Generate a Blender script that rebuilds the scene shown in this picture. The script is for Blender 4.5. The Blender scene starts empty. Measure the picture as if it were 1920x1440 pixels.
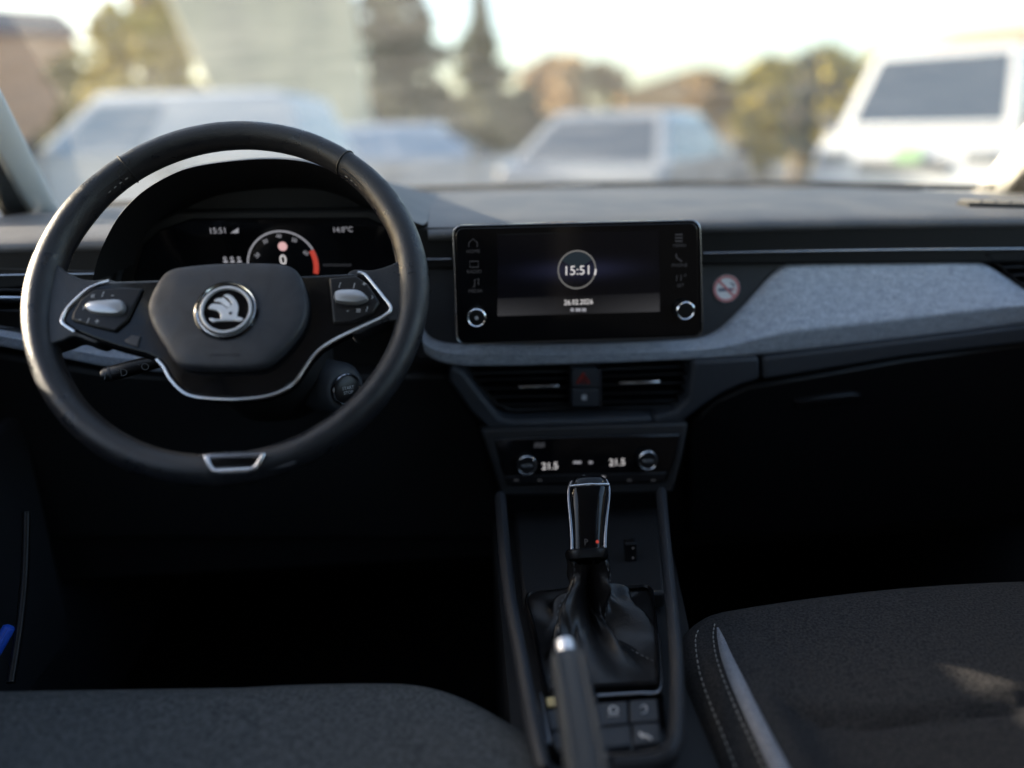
import bpy, bmesh, math, random
from mathutils import Vector, Matrix
random.seed(7)
S = bpy.context.scene
COL = S.collection
V = Vector
rad = math.radians

# ------------------------------------------------------------------ camera
F, PITCH, YAW, ROLL = 1450.0, rad(18), rad(4), rad(1.2)      # focal length in pixels of a 1920 px wide frame
EYE = V((0, 0, 1.2))
FW = V((math.sin(YAW)*math.cos(PITCH), math.cos(YAW)*math.cos(PITCH), -math.sin(PITCH)))
RT0 = V((math.cos(YAW), -math.sin(YAW), 0)); UP0 = RT0.cross(FW)
RT = RT0*math.cos(ROLL) - UP0*math.sin(ROLL); UP = UP0*math.cos(ROLL) + RT0*math.sin(ROLL)
cd = bpy.data.cameras.new('camera'); cam = bpy.data.objects.new('camera', cd); COL.objects.link(cam)
cd.sensor_width = 36; cd.lens = 36*F/1920; cd.clip_start = .02; cd.clip_end = 3000
cam.matrix_world = Matrix(((RT.x, UP.x, -FW.x, EYE.x), (RT.y, UP.y, -FW.y, EYE.y), (RT.z, UP.z, -FW.z, EYE.z), (0, 0, 0, 1)))
cd.dof.use_dof = True; cd.dof.focus_distance = .78; cd.dof.aperture_fstop = 1.2; cd.dof.aperture_blades = 0
S.camera = cam

# ------------------------------------------------------------------ sky and sun
SUN_AZ, SUN_EL = rad(-72), rad(17)            # low winter afternoon sun, left of the nose of the car
w = bpy.data.worlds.new('World'); S.world = w; w.use_nodes = True
nt = w.node_tree; bg = nt.nodes['Background']
sky = nt.nodes.new('ShaderNodeTexSky'); sky.sky_type = 'NISHITA'; sky.sun_disc = False
sky.sun_elevation = SUN_EL; sky.sun_rotation = SUN_AZ; sky.air_density = 1.0; sky.dust_density = 2.6; sky.ozone_density = 1.2
nt.links.new(sky.outputs[0], bg.inputs[0]); bg.inputs[1].default_value = .15
sl = bpy.data.lights.new('sun', 'SUN'); so = bpy.data.objects.new('sun', sl); COL.objects.link(so)
sl.energy = 4.6; sl.angle = rad(.5); sl.color = (1, .87, .68)
sdir = V((math.sin(SUN_AZ)*math.cos(SUN_EL), math.cos(SUN_AZ)*math.cos(SUN_EL), math.sin(SUN_EL)))
so.rotation_euler = sdir.to_track_quat('Z', 'Y').to_euler(); so.location = (-20, 5, 10)
S.view_settings.view_transform = 'Standard'; S.view_settings.look = 'None'
S.view_settings.exposure = 1.85; S.view_settings.gamma = 1
S.render.engine = 'CYCLES'
S.cycles.use_denoising = True
S.cycles.max_bounces = 8; S.cycles.transparent_max_bounces = 16
S.cycles.sample_clamp_indirect = 6

# ------------------------------------------------------------------ materials
def srgb(r, g, b):
    f = lambda c: ((c/255+.055)/1.055)**2.4 if c > 10 else c/255/12.92
    return (f(r), f(g), f(b))
def mat(name, col, rough=.5, metal=0., spec=.5, bump=0., bscale=600., var=0., vscale=40., coat=0., sheen=0., emit=None, es=1., col2=None, smudge=0.):
    m = bpy.data.materials.new(name); m.use_nodes = True
    n = m.node_tree; p = n.nodes['Principled BSDF']; L = n.links.new
    p.inputs['Base Color'].default_value = (*col, 1); p.inputs['Roughness'].default_value = rough
    p.inputs['Metallic'].default_value = metal; p.inputs['Specular IOR Level'].default_value = spec
    p.inputs['Coat Weight'].default_value = coat; p.inputs['Sheen Weight'].default_value = sheen
    tc = n.nodes.new('ShaderNodeTexCoord')
    if bump:
        t = n.nodes.new('ShaderNodeTexNoise'); t.inputs['Scale'].default_value = bscale; t.inputs['Detail'].default_value = 3
        b = n.nodes.new('ShaderNodeBump'); b.inputs['Strength'].default_value = bump; b.inputs['Distance'].default_value = .001
        L(tc.outputs['Object'], t.inputs['Vector']); L(t.outputs['Fac'], b.inputs['Height']); L(b.outputs[0], p.inputs['Normal'])
    if var or col2:
        t = n.nodes.new('ShaderNodeTexNoise'); t.inputs['Scale'].default_value = vscale; t.inputs['Detail'].default_value = 6; t.inputs['Roughness'].default_value = .65
        r = n.nodes.new('ShaderNodeValToRGB'); r.color_ramp.elements[0].position = .36; r.color_ramp.elements[1].position = .64
        c2 = col2 or tuple(min(1, c*(1+var)) for c in col); c1 = col if col2 else tuple(c*(1-var) for c in col)
        r.color_ramp.elements[0].color = (*c1, 1); r.color_ramp.elements[1].color = (*c2, 1)
        L(tc.outputs['Object'], t.inputs['Vector']); L(t.outputs['Fac'], r.inputs[0]); L(r.outputs[0], p.inputs['Base Color'])
    if smudge:      # wiped and fingered: gloss varies in patches
        t = n.nodes.new('ShaderNodeTexNoise'); t.inputs['Scale'].default_value = 38; t.inputs['Detail'].default_value = 5; t.inputs['Distortion'].default_value = 1.2
        r = n.nodes.new('ShaderNodeMapRange'); r.inputs[1].default_value = .35; r.inputs[2].default_value = .7; r.inputs[3].default_value = rough*(1-smudge); r.inputs[4].default_value = min(1, rough*(1+2*smudge))
        L(tc.outputs['Object'], t.inputs['Vector']); L(t.outputs['Fac'], r.inputs[0]); L(r.outputs[0], p.inputs['Roughness'])
    if emit:
        p.inputs['Emission Color'].default_value = (*emit, 1); p.inputs['Emission Strength'].default_value = es
    return m

def heather(name, a, b, c):
    """melange cloth: short light and dark fibres over a mid tone"""
    m = mat(name, a, .95, spec=.2, sheen=.25); n = m.node_tree; L = n.links.new; p = n.nodes['Principled BSDF']
    tc = n.nodes.new('ShaderNodeTexCoord')
    mp = n.nodes.new('ShaderNodeMapping'); mp.inputs['Scale'].default_value = (1, 1, 1.8); L(tc.outputs['Object'], mp.inputs[0])
    t1 = n.nodes.new('ShaderNodeTexNoise'); t1.inputs['Scale'].default_value = 800; t1.inputs['Detail'].default_value = 4; t1.inputs['Roughness'].default_value = .8
    t2 = n.nodes.new('ShaderNodeTexNoise'); t2.inputs['Scale'].default_value = 90; t2.inputs['Detail'].default_value = 3
    L(mp.outputs[0], t1.inputs[0]); L(mp.outputs[0], t2.inputs[0])
    mx = n.nodes.new('ShaderNodeMath'); mx.operation = 'MULTIPLY_ADD'; mx.inputs[1].default_value = .12; L(t2.outputs[0], mx.inputs[0]); 
    sc = n.nodes.new('ShaderNodeMath'); sc.operation = 'MULTIPLY'; sc.inputs[1].default_value = .88; L(t1.outputs[0], sc.inputs[0]); L(sc.outputs[0], mx.inputs[2])
    r = n.nodes.new('ShaderNodeValToRGB'); e = r.color_ramp.elements
    e[0].position = .38; e[0].color = (*c, 1); e[1].position = .62; e[1].color = (*b, 1); k = e.new(.5); k.color = (*a, 1)
    L(mx.outputs[0], r.inputs[0]); L(r.outputs[0], p.inputs['Base Color'])
    bu = n.nodes.new('ShaderNodeBump'); bu.inputs['Strength'].default_value = .5; bu.inputs['Distance'].default_value = .0008
    L(t1.outputs[0], bu.inputs['Height']); L(bu.outputs[0], p.inputs['Normal'])
    return m

M = {}
M['plastic'] = mat('dark grained plastic', (.018, .020, .025), .55, bump=.25, bscale=1400)
M['lower'] = mat('soft blue-black plastic', (.024, .028, .035), .6, bump=.25, bscale=1200)
M['black'] = mat('matt black plastic', (.008, .008, .009), .6)
M['gloss'] = mat('piano black', (.004, .004, .005), .09, spec=.35, smudge=.6)
M['satin'] = mat('satin black', (.006, .006, .007), .35, spec=.35)
M['leather'] = mat('black leather', (.011, .012, .015), .36, bump=.5, bscale=800, smudge=.3)
M['leather_fold'] = mat('soft black leather', (.009, .008, .008), .34, bump=.3, bscale=700)
M['airbag'] = mat('airbag cover skin', (.020, .022, .028), .5, bump=.4, bscale=1100, smudge=.25)
M['chrome'] = mat('satin chrome', (.78, .79, .82), .16, metal=1)
M['chrome_dark'] = mat('smoked chrome', (.32, .33, .36), .22, metal=1)
M['silver'] = mat('silver paint', (.42, .43, .45), .35, metal=.7)
M['fabric'] = heather('grey-blue heather cloth', (.32, .36, .43), (.66, .72, .80), (.13, .155, .205))
M['strip'] = heather('pale grey seat strip cloth', (.20, .21, .24), (.32, .33, .36), (.12, .13, .15))
M['seat'] = mat('charcoal seat cloth', (.016, .016, .018), .95, spec=.15, bump=.8, bscale=700, col2=(.050, .048, .047), vscale=420)
M['seat_d'] = mat('grey seat cloth', (.040, .045, .048), .95, spec=.15, bump=.9, bscale=600, col2=(.100, .105, .106), vscale=260)
M['grip'] = mat('grained grey-black grip', (.040, .045, .051), .5, bump=.7, bscale=900)
M['bright'] = mat('bright metal button', (.80, .82, .86), .35, metal=.6)
M['thread'] = mat('grey stitching thread', (.30, .29, .27), .8)
M['band'] = mat('matt black trim', (.006, .006, .006), .6, spec=.2)
M['screen'] = mat('dark display glass', (.004, .004, .005), .08)
M['carpet'] = mat('black carpet', (.006, .006, .006), .95, spec=.1)
M['headliner'] = mat('grey headliner', (.45, .44, .42), .9, var=.05)
M['pillar'] = mat('pale pillar trim cloth', (.68, .66, .62), .9, spec=.2, bump=.3, bscale=900)
M['rubber'] = mat('black rubber', (.012, .012, .012), .7)
def glow(name, c, s): return mat(name, (0, 0, 0), .5, spec=0, emit=c, es=s)
M['w1'] = glow('white display print', (1, .96, .97), 0.209)
M['w2'] = glow('dim white display print', (.9, .9, 1), 0.0924)
M['w3'] = glow('faint display print', (.8, .85, 1), 0.0098)
M['red'] = glow('red display print', (.9, .10, .07), 0.14)
M['pink'] = glow('pale red display lamp', (1, .60, .60), 0.198)
M['hazard'] = mat('red hazard print', (.35, .03, .02), .5, emit=(.7, .06, .03), es=.012)
M['print'] = mat('grey button print', (.45, .46, .48), .6)
M['print_d'] = mat('dark grey print', (.10, .105, .11), .6)
M['print_w'] = mat('white print', (.7, .7, .7), .6)
def pad_material():
    m = mat('dash skin', (.050, .050, .052), .6, bump=.35, bscale=900); n = m.node_tree; L = n.links.new; p = n.nodes['Principled BSDF']
    tc = n.nodes.new('ShaderNodeTexCoord')
    d = n.nodes.new('ShaderNodeTexVoronoi'); d.inputs['Scale'].default_value = 170; d.inputs['Randomness'].default_value = 1
    L(tc.outputs['Object'], d.inputs['Vector'])
    t = n.nodes.new('ShaderNodeTexNoise'); t.inputs['Scale'].default_value = 11; t.inputs['Detail'].default_value = 5; L(tc.outputs['Object'], t.inputs[0])
    r = n.nodes.new('ShaderNodeValToRGB'); e = r.color_ramp.elements; e[0].position = .03; e[0].color = (1, 1, 1, 1); e[1].position = .10; e[1].color = (0, 0, 0, 1)
    L(d.outputs['Distance'], r.inputs[0])
    g = n.nodes.new('ShaderNodeMath'); g.operation = 'GREATER_THAN'; g.inputs[1].default_value = .53; L(t.outputs['Fac'], g.inputs[0])
    k = n.nodes.new('ShaderNodeMath'); k.operation = 'MULTIPLY'; L(r.outputs[0], k.inputs[0]); L(g.outputs[0], k.inputs[1])
    r2 = n.nodes.new('ShaderNodeValToRGB'); e = r2.color_ramp.elements; e[0].position = .35; e[0].color = (.068, .073, .084, 1); e[1].position = .7; e[1].color = (.110, .109, .112, 1)
    L(t.outputs['Fac'], r2.inputs[0])
    mx = n.nodes.new('ShaderNodeMixRGB'); mx.inputs[2].default_value = (.45, .42, .38, 1); L(k.outputs[0], mx.inputs[0]); L(r2.outputs[0], mx.inputs[1]); L(mx.outputs[0], p.inputs['Base Color'])
    return m
M['pad'] = pad_material()
def glass_material():
    m = bpy.data.materials.new('windscreen glass'); m.use_nodes = True; n = m.node_tree; n.nodes.clear(); L = n.links.new
    o = n.nodes.new('ShaderNodeOutputMaterial'); t = n.nodes.new('ShaderNodeBsdfTransparent'); t.inputs[0].default_value = (.95, .965, .955, 1)
    g = n.nodes.new('ShaderNodeBsdfGlossy'); g.inputs['Roughness'].default_value = .02; g.inputs[0].default_value = (.9, .9, .9, 1)
    f = n.nodes.new('ShaderNodeLayerWeight'); f.inputs['Blend'].default_value = .5
    pw = n.nodes.new('ShaderNodeMath'); pw.operation = 'POWER'; pw.inputs[1].default_value = 5; L(f.outputs['Facing'], pw.inputs[0])
    ma = n.nodes.new('ShaderNodeMath'); ma.operation = 'MULTIPLY_ADD'; ma.inputs[1].default_value = .5; ma.inputs[2].default_value = .012; L(pw.outputs[0], ma.inputs[0])
    x = n.nodes.new('ShaderNodeMixShader'); L(ma.outputs[0], x.inputs[0]); L(t.outputs[0], x.inputs[1]); L(g.outputs[0], x.inputs[2]); 
    # dust film added to the pane: its pale scatter stands in for veiling glare
    du = n.nodes.new('ShaderNodeBsdfTranslucent'); du.inputs[0].default_value = (.9, .88, .84, 1)
    x2 = n.nodes.new('ShaderNodeMixShader'); x2.inputs[0].default_value = .03
    tc = n.nodes.new('ShaderNodeTexCoord'); mp = n.nodes.new('ShaderNodeMapping'); mp.inputs['Scale'].default_value = (1, 2.5, 2.5); L(tc.outputs['Object'], mp.inputs[0])
    tn = n.nodes.new('ShaderNodeTexNoise'); tn.inputs['Scale'].default_value = 5; tn.inputs['Detail'].default_value = 7; tn.inputs['Roughness'].default_value = .7; L(mp.outputs[0], tn.inputs[0])
    mr = n.nodes.new('ShaderNodeMapRange'); mr.inputs[1].default_value = .3; mr.inputs[2].default_value = .75; mr.inputs[3].default_value = .010; mr.inputs[4].default_value = .045; L(tn.outputs[0], mr.inputs[0]); L(mr.outputs[0], x2.inputs[0])
    L(x.outputs[0], x2.inputs[1]); L(du.outputs[0], x2.inputs[2]); L(x2.outputs[0], o.inputs[0])
    return m
M['glass'] = glass_material()

# ------------------------------------------------------------------ building helpers
ORG = {}
def thing(name, label, cat, loc=(0, 0, 0), group=None, kind=None):
    o = bpy.data.objects.new(name, None); COL.objects.link(o); o.location = loc; o.empty_display_size = .05
    tag(o, label, cat, group, kind); ORG[o] = V(loc); return o
def tag(o, label=None, cat=None, group=None, kind=None):
    if label: o['label'] = label
    if cat: o['category'] = cat
    if group: o['group'] = group
    if kind: o['kind'] = kind
    return o
def link(name, me, material, parent=None, smooth=True, bevel=0, seg=2, sub=0, solid=0, soff=-1, ang=35):
    """me holds world coordinates; the object is placed under its parent without moving it"""
    o = bpy.data.objects.new(name, me); COL.objects.link(o)
    org = ORG[parent] if parent else V((0, 0, 0))
    if parent:
        me.transform(Matrix.Translation(-org)); o.parent = parent
    ORG[o] = org
    mm = M[material] if isinstance(material, str) else material
    me.materials.clear(); me.materials.append(mm)
    if solid:
        s = o.modifiers.new('solid', 'SOLIDIFY'); s.thickness = solid; s.offset = soff
    if bevel:
        b = o.modifiers.new('bevel', 'BEVEL'); b.width = bevel; b.segments = seg; b.limit_method = 'ANGLE'; b.angle_limit = rad(ang); b.harden_normals = False
    if sub:
        b = o.modifiers.new('sub', 'SUBSURF'); b.levels = sub; b.render_levels = sub
    if smooth:
        me.shade_smooth()
        if not sub:
            try: me.set_sharp_from_angle(angle=rad(40))
            except Exception: pass
    return o
def mesh(vs, fs):
    me = bpy.data.meshes.new('m'); me.from_pydata([tuple(v) for v in vs], [], fs); me.validate()
    b = bmesh.new(); b.from_mesh(me); bmesh.ops.recalc_face_normals(b, faces=b.faces); b.to_mesh(me); b.free(); return me
def raymesh(vs, fs):
    me = bpy.data.meshes.new('m'); me.from_pydata([tuple(v) for v in vs], [], fs); return me
def box(name, c, size, material, parent=None, rot=None, bevel=0, **k):
    sx, sy, sz = (s/2 for s in size); c = V(c); R = rot or Matrix.Identity(3)
    vs = [c + R @ V((x*sx, y*sy, z*sz)) for x in (-1, 1) for y in (-1, 1) for z in (-1, 1)]
    return link(name, mesh(vs, [(0, 1, 3, 2), (4, 6, 7, 5), (0, 4, 5, 1), (2, 3, 7, 6), (0, 2, 6, 4), (1, 5, 7, 3)]), material, parent, bevel=bevel, **k)
def prism_mesh(front, off):
    n = len(front); vs = [V(p) for p in front] + [V(p)+V(off) for p in front]
    return mesh(vs, [tuple(range(n)), tuple(range(2*n-1, n-1, -1))] + [(i, i+n, (i+1) % n+n, (i+1) % n) for i in range(n)])
def prism(name, front, off, material, parent=None, bevel=0, **k):
    return link(name, prism_mesh(front, off), material, parent, bevel=bevel, **k)
def loft_mesh(rings, closed=True, cap=True):
    n = len(rings[0]); vs = [V(p) for r in rings for p in r]; fs = []
    for a in range(len(rings)-1):
        for i in range(n if closed else n-1):
            j = (i+1) % n; fs.append((a*n+i, a*n+j, (a+1)*n+j, (a+1)*n+i))
    if cap and closed: fs += [tuple(range(n-1, -1, -1)), tuple(range((len(rings)-1)*n, len(rings)*n))]
    return mesh(vs, fs)
def loft(name, rings, material, parent=None, closed=True, cap=True, **k):
    return link(name, loft_mesh(rings, closed, cap), material, parent, **k)
def smoothpath(pts, n=6, closed=False):
    """Catmull-Rom through the points"""
    pts = [V(p) for p in pts]; out = []; m = len(pts)
    for i in range(m if closed else m-1):
        p0, p1, p2, p3 = (pts[(i+d) % m] if closed else pts[min(max(i+d, 0), m-1)] for d in (-1, 0, 1, 2))
        for k in range(n):
            t = k/n; out.append(.5*((2*p1)+(p2-p0)*t+(2*p0-5*p1+4*p2-p3)*t*t+(3*p1-p0-3*p2+p3)*t**3))
    if not closed: out.append(pts[-1])
    return out
def tube_mesh(path, r, closed=False, seg=10, up=None, flat=1.):
    path = [V(p) for p in path]; n = len(path); rings = []; prev = up and V(up)
    for i, p in enumerate(path):
        t = (path[(i+1) % n]-path[i-1]) if closed else (path[min(i+1, n-1)]-path[max(i-1, 0)]); t.normalize()
        a = prev if prev is not None else (V((0, 0, 1)) if abs(t.z) < .9 else V((1, 0, 0)))
        a = (a-t*a.dot(t)).normalized(); b = t.cross(a)
        if up is None: prev = a
        rr = r[i] if isinstance(r, (list, tuple)) else r
        rings.append([p+a*(math.cos(s)*rr*flat)+b*(math.sin(s)*rr) for s in (2*math.pi*k/seg for k in range(seg))])
    if closed: rings.append(rings[0]); return loft_mesh(rings, True, False)
    return loft_mesh(rings, True, True)
def tube(name, path, r, material, parent=None, closed=False, seg=10, up=None, flat=1., **k):
    me = tube_mesh(path, r, closed, seg, up, flat)
    if closed:
        b = bmesh.new(); b.from_mesh(me); bmesh.ops.remove_doubles(b, verts=b.verts, dist=1e-6); b.to_mesh(me); b.free()
    return link(name, me, material, parent, **k)
def lathe(name, c, n, prof, material, parent=None, seg=40, **k):
    c = V(c); n = V(n).normalized(); u = n.cross(V((0, 0, 1)))
    u = u.normalized() if u.length > .01 else V((1, 0, 0)); v = n.cross(u)
    return loft(name, [[c+n*h+(u*math.cos(a)+v*math.sin(a))*max(r, 1e-5) for a in (2*math.pi*i/seg for i in range(seg))] for r, h in prof], material, parent, **k)
def dome(name, outline, n, steps, material, parent=None, centre=None, **k):
    outline = [V(p) for p in outline]; n = V(n); c = centre or sum(outline, V((0, 0, 0)))/len(outline)
    return loft(name, [[c+(p-c)*s+n*h for p in outline] for s, h in steps], material, parent, **k)
def pxray(x, y): return FW*F + RT*(x-960) + UP*(720-y)
def onY(x, y, Y): r = pxray(x, y); return EYE + r*((Y-EYE.y)/r.y)
def onZ(x, y, Z): r = pxray(x, y); return EYE + r*((Z-EYE.z)/r.z)
class Plane:
    """a flat working face: p0 on it, facing n, u to the right and v up along it"""
    def __init__(s, p0, tilt=0, n=None, turn=0):
        s.p0 = V(p0); t = rad(tilt); s.n = V(n).normalized() if n else V((0, -math.cos(t), math.sin(t)))
        s.u = V((1, 0, 0)) - s.n*s.n.x; s.u.normalize(); s.v = s.n.cross(s.u)
        if turn: s.u, s.v = s.u*math.cos(turn)+s.v*math.sin(turn), s.v*math.cos(turn)-s.u*math.sin(turn)
    def at(s, x, y, h=0):
        r = pxray(x, y); p = s.p0+s.n*h; return EYE + r*((p-EYE).dot(s.n)/r.dot(s.n))
    def poly(s, pts, h=0): return [s.at(x, y, h) for x, y in pts]
    def scale(s, x, y): return (s.at(x+5, y)-s.at(x-5, y)).length/10
    def loc(s, c, a, b, h=0): return V(c)+s.u*a+s.v*b+s.n*h
def circ(pl, c, r, n=40, a0=0, a1=360, h=0):
    full = abs(a1-a0) >= 360
    return [pl.loc(c, r*math.cos(rad(a)), r*math.sin(rad(a)), h) for a in (a0+(a1-a0)*i/(n if full else n-1) for i in range(n))]
def plate(name, pl, pts, thick, material, parent=None, h=0, bevel=0, **k):
    """a slab whose front outline lies on the plane (pixels of the plan) with real thickness behind it"""
    return prism(name, pl.poly(pts, h), -pl.n*thick, material, parent, bevel=bevel, **k)
def rrect(x0, y0, x1, y1, r, n=5):
    out = []
    for cx, cy, a in ((x1-r, y0+r, -90), (x1-r, y1-r, 0), (x0+r, y1-r, 90), (x0+r, y0+r, 180)):
        out += [(cx+r*math.cos(rad(a+90*i/n)), cy+r*math.sin(rad(a+90*i/n))) for i in range(n+1)]
    return out
def band(name, pl, c, r0, r1, a0, a1, material, parent, h=.0004, n=40, thick=.0003):
    f = circ(pl, c, r1, n, a0, a1, h) ; g = circ(pl, c, r0, n, a0, a1, h)
    vs = f+g; k = len(f); full = abs(a1-a0) >= 360
    fs = [(i, (i+1) % k, (i+1) % k+k, i+k) for i in range(k if full else k-1)]
    return link(name, mesh(vs, fs), material, parent, smooth=False, solid=thick)
def flat(name, pl, pts, material, parent, h=.0004, px=True):
    p = pl.poly(pts, h) if px else pts
    return link(name, prism_mesh(p, -pl.n*.0002), material, parent, smooth=False)
def text(name, s, pl, c, height, material, parent, h=.0005, spin=0, wide=1.):
    cu = bpy.data.curves.new('t', 'FONT'); cu.body = s; cu.align_x = 'CENTER'; cu.align_y = 'CENTER'; cu.size = height*1.38; cu.resolution_u = 3
    cu.extrude = .0001
    o = bpy.data.objects.new('t', cu); COL.objects.link(o); dg = bpy.context.evaluated_depsgraph_get()
    me = bpy.data.meshes.new_from_object(o.evaluated_get(dg)); bpy.data.objects.remove(o)
    u = pl.u*math.cos(spin)+pl.v*math.sin(spin); v = pl.v*math.cos(spin)-pl.u*math.sin(spin); c = V(c)+pl.n*h
    me.transform(Matrix(((u.x*wide, v.x, pl.n.x, c.x), (u.y*wide, v.y, pl.n.y, c.y), (u.z*wide, v.z, pl.n.z, c.z), (0, 0, 0, 1))))
    return link(name, me, material, parent, smooth=False)
def joined(name, meshes, material, parent=None, **k):
    b = bmesh.new()
    for me in meshes: b.from_mesh(me); bpy.data.meshes.remove(me)
    me = bpy.data.meshes.new('m'); b.to_mesh(me); b.free(); return link(name, me, material, parent, **k)
def stitches(name, path, parent, ln=.004, gap=.0035, r=.0006, material='thread'):
    """a dotted row of thread along a path"""
    ms = []; acc = 0; on = True; cur = [path[0]]
    for a, b in zip(path, path[1:]):
        d = (b-a).length
        if d < 1e-9: continue
        p = 0
        while p < d:
            need = (ln if on else gap)-acc; st = min(need, d-p); p += st; acc += st; q = a+(b-a)*(p/d); cur.append(q)
            if acc >= (ln if on else gap)-1e-9:
                if on and len(cur) > 1: ms.append(tube_mesh([cur[0], cur[-1]], r, seg=5))
                on = not on; acc = 0; cur = [q]
    return tag(joined(name, ms, material, parent), kind='stuff')

CX = .135                                   # middle line of the car

# ================================================================== SETTING
g = link('ground', raymesh([(-900, -900, 0), (900, -900, 0), (900, 900, 0), (-900, 900, 0)], [(0, 1, 2, 3)]),
         mat('yard asphalt and gravel', (.15, .145, .135), .9, var=.25, vscale=.8, bump=.5, bscale=40)); g['kind'] = 'structure'
me = raymesh([], [])
def hills():
    vs, fs = [], []; N = 60
    for i in range(N):
        x = -260+520*i/(N-1); hgt = 5+2.5*math.sin(i*.31)+1.5*math.sin(i*.83+1)
        vs += [(x, 190, 0), (x, 215, hgt), (x, 260, hgt+2), (x, 300, 0)]
    for i in range(N-1):
        for k in range(3): a = i*4+k; fs.append((a, a+4, a+5, a+1))
    o = link('hill', mesh(vs, fs), mat('dry winter field', (.30, .24, .15), .95, var=.25, vscale=.15)); o['kind'] = 'structure'
hills()

# ================================================================== CAR SHELL (own car)
car = thing('car_body', 'cabin shell of the car we sit in: pale windscreen pillars, doors, floor', 'car body', (CX, .3, .3))
def pillar(sx):
    b, m1, t = V((CX+sx*.752, 1.27, 1.075)), V((CX+sx*.665, 1.0, 1.245)), V((CX+sx*.56, .50, 1.50))
    rings = []
    for p, q in ((b-(m1-b)*.3, m1-b), (b, m1-b), (m1, t-b), (t, t-m1)):
        d = q.normalized(); out = V((sx, -.25, 0)); out = (out-d*out.dot(d)).normalized(); nn = d.cross(out)
        if nn.y > 0: nn = -nn
        rings.append([p-out*.012-nn*.012, p-out*.004+nn*.002, p+out*.016+nn*.016, p+out*.024+nn*.008, p+out*.018-nn*.03, p-out*.006-nn*.026])
    o = loft('windscreen_pillar', rings, 'pillar', car, bevel=.004)
    r2 = [[p+(V((sx, -.25, 0))*.03) for p in r] for r in rings]
    loft('door_frame', [[p+V((sx*.030, -.012, -.004)) for p in r] for r in rings], 'rubber', car, bevel=.004)
    # sail panel at the foot of the pillar
    x = CX+sx*.80
    prism('mirror_panel', [V((x, 1.30, 1.04)), V((x, .98, 1.04)), V((x-sx*.015, .98, 1.10)), V((x-sx*.03, 1.06, 1.18)), V((x, 1.22, 1.09))], V((sx*.03, 0, 0)), 'black', car, bevel=.006)
for s in (-1, 1): pillar(s)
box('roof', (CX, -.35, 1.525), (1.16, 1.75, .05), 'headliner', car, bevel=.02)
for s in (-1, 1):
    x = CX+s*.74
    box('door', (x+s*.03, .5, .64), (.08, 2.1, .76), 'plastic', car, bevel=.02)
    box('door_cap', (x+s*.01, .42, 1.042), (.10, 1.6, .045), 'plastic', car, bevel=.015)
    box('centre_pillar', (CX+s*.665, -.12, 1.27), (.06, .14, .5), 'headliner', car, rot=Matrix.Rotation(-s*.25, 3, 'Y'), bevel=.02)
    box('roof_rail', (CX+s*.575, -.3, 1.50), (.07, 1.75, .07), 'headliner', car, bevel=.02)
    box('rear_side', (x+s*.03, -1.1, .75), (.08, 1.1, .75), 'plastic', car, bevel=.02)
# rear bench and tailgate behind the camera
box('rear_bench', (CX, -.95, .62), (1.36, .55, .20), 'seat', car, bevel=.05)
box('rear_backrest', (CX, -1.28, .92), (1.36, .16, .66), 'seat', car, rot=Matrix.Rotation(rad(-18), 3, 'X'), bevel=.05)
box('parcel_shelf', (CX, -1.62, 1.08), (1.36, .50, .03), 'carpet', car)
box('tailgate', (CX, -1.98, .80), (1.5, .12, .66), 'carpet', car, bevel=.03)
box('floor', (CX, .2, .30), (1.56, 2.9, .04), 'carpet', car)
box('bulkhead', (CX, 1.52, .62), (1.56, .06, .92), 'carpet', car)
# windscreen
def windscreen():
    rows = []
    for v in range(9):
        t = v/8; r = []
        for i in range(17):
            s = -1+i/8; hw = .78-.20*t
            y = 1.50-.98*t-(.26-.10*t)*abs(s)**2.4; z = 1.075+.45*t-.006*s*s
            r.append(V((CX+s*hw, y, z)))
        rows.append(r)
    vs = [p for r in rows for p in r]; fs = [(a*17+i, a*17+i+1, (a+1)*17+i+1, (a+1)*17+i) for a in range(8) for i in range(16)]
    o = link('windscreen', mesh(vs, fs), 'glass', None, solid=.005)
    tag(o, 'clear raked windscreen glass above the dashboard', 'windscreen')
windscreen()

# ================================================================== DASHBOARD
dash = thing('dashboard', 'dark dashboard with grey-blue cloth band and long black trim strip', 'dashboard', (CX, 1.0, .55))
prof = [(.945, 1.070), (1.46, 1.075), (1.46, .60), (1.02, .60), (.985, .78), (.955, .90)]
rings = [[V((x, y, z)) for y, z in prof] for x in (-.60, .87)]
loft('dash_core', rings, 'black', dash)
def pad(x0, x1, n=24):
    R = []
    for i in range(n+1):
        x = x0+(x1-x0)*i/n; s = (x-CX)/.74; far = 1.43-.24*abs(s)**2.4; drop = -.010*max(0, s)**2
        far = max(far, 1.0)
        pr = [(.925, 1.079), (.908, 1.081), (.899, 1.087), (.902, 1.0945), (.915, 1.0995), (.96, 1.104)]
        pr += [(.96+(far-.96)*t, 1.104+.006*math.sin(math.pi*t*.9)-.003*t) for t in (.12, .3, .5, .7, .88, 1)] + [(far+.012, 1.09), (far+.012, 1.06)]
        R.append([V((x, y, z+drop)) for y, z in pr])
    return R
loft('upper_pad', pad(-.03, .865), 'pad', dash, closed=False, cap=False, sub=1)
loft('upper_pad', pad(-.595, -.375), 'pad', dash, closed=False, cap=False, sub=1)
# thin shadow gap bead along the windscreen foot
tube('windscreen_seal', smoothpath([V((CX+s*.74, 1.445-.24*abs(s)**2.4, 1.108-.008*max(0, s)**2)) for s in (-.95, -.7, -.4, 0, .4, .7, .9, .99)], 6), .004, 'rubber', dash)
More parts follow.
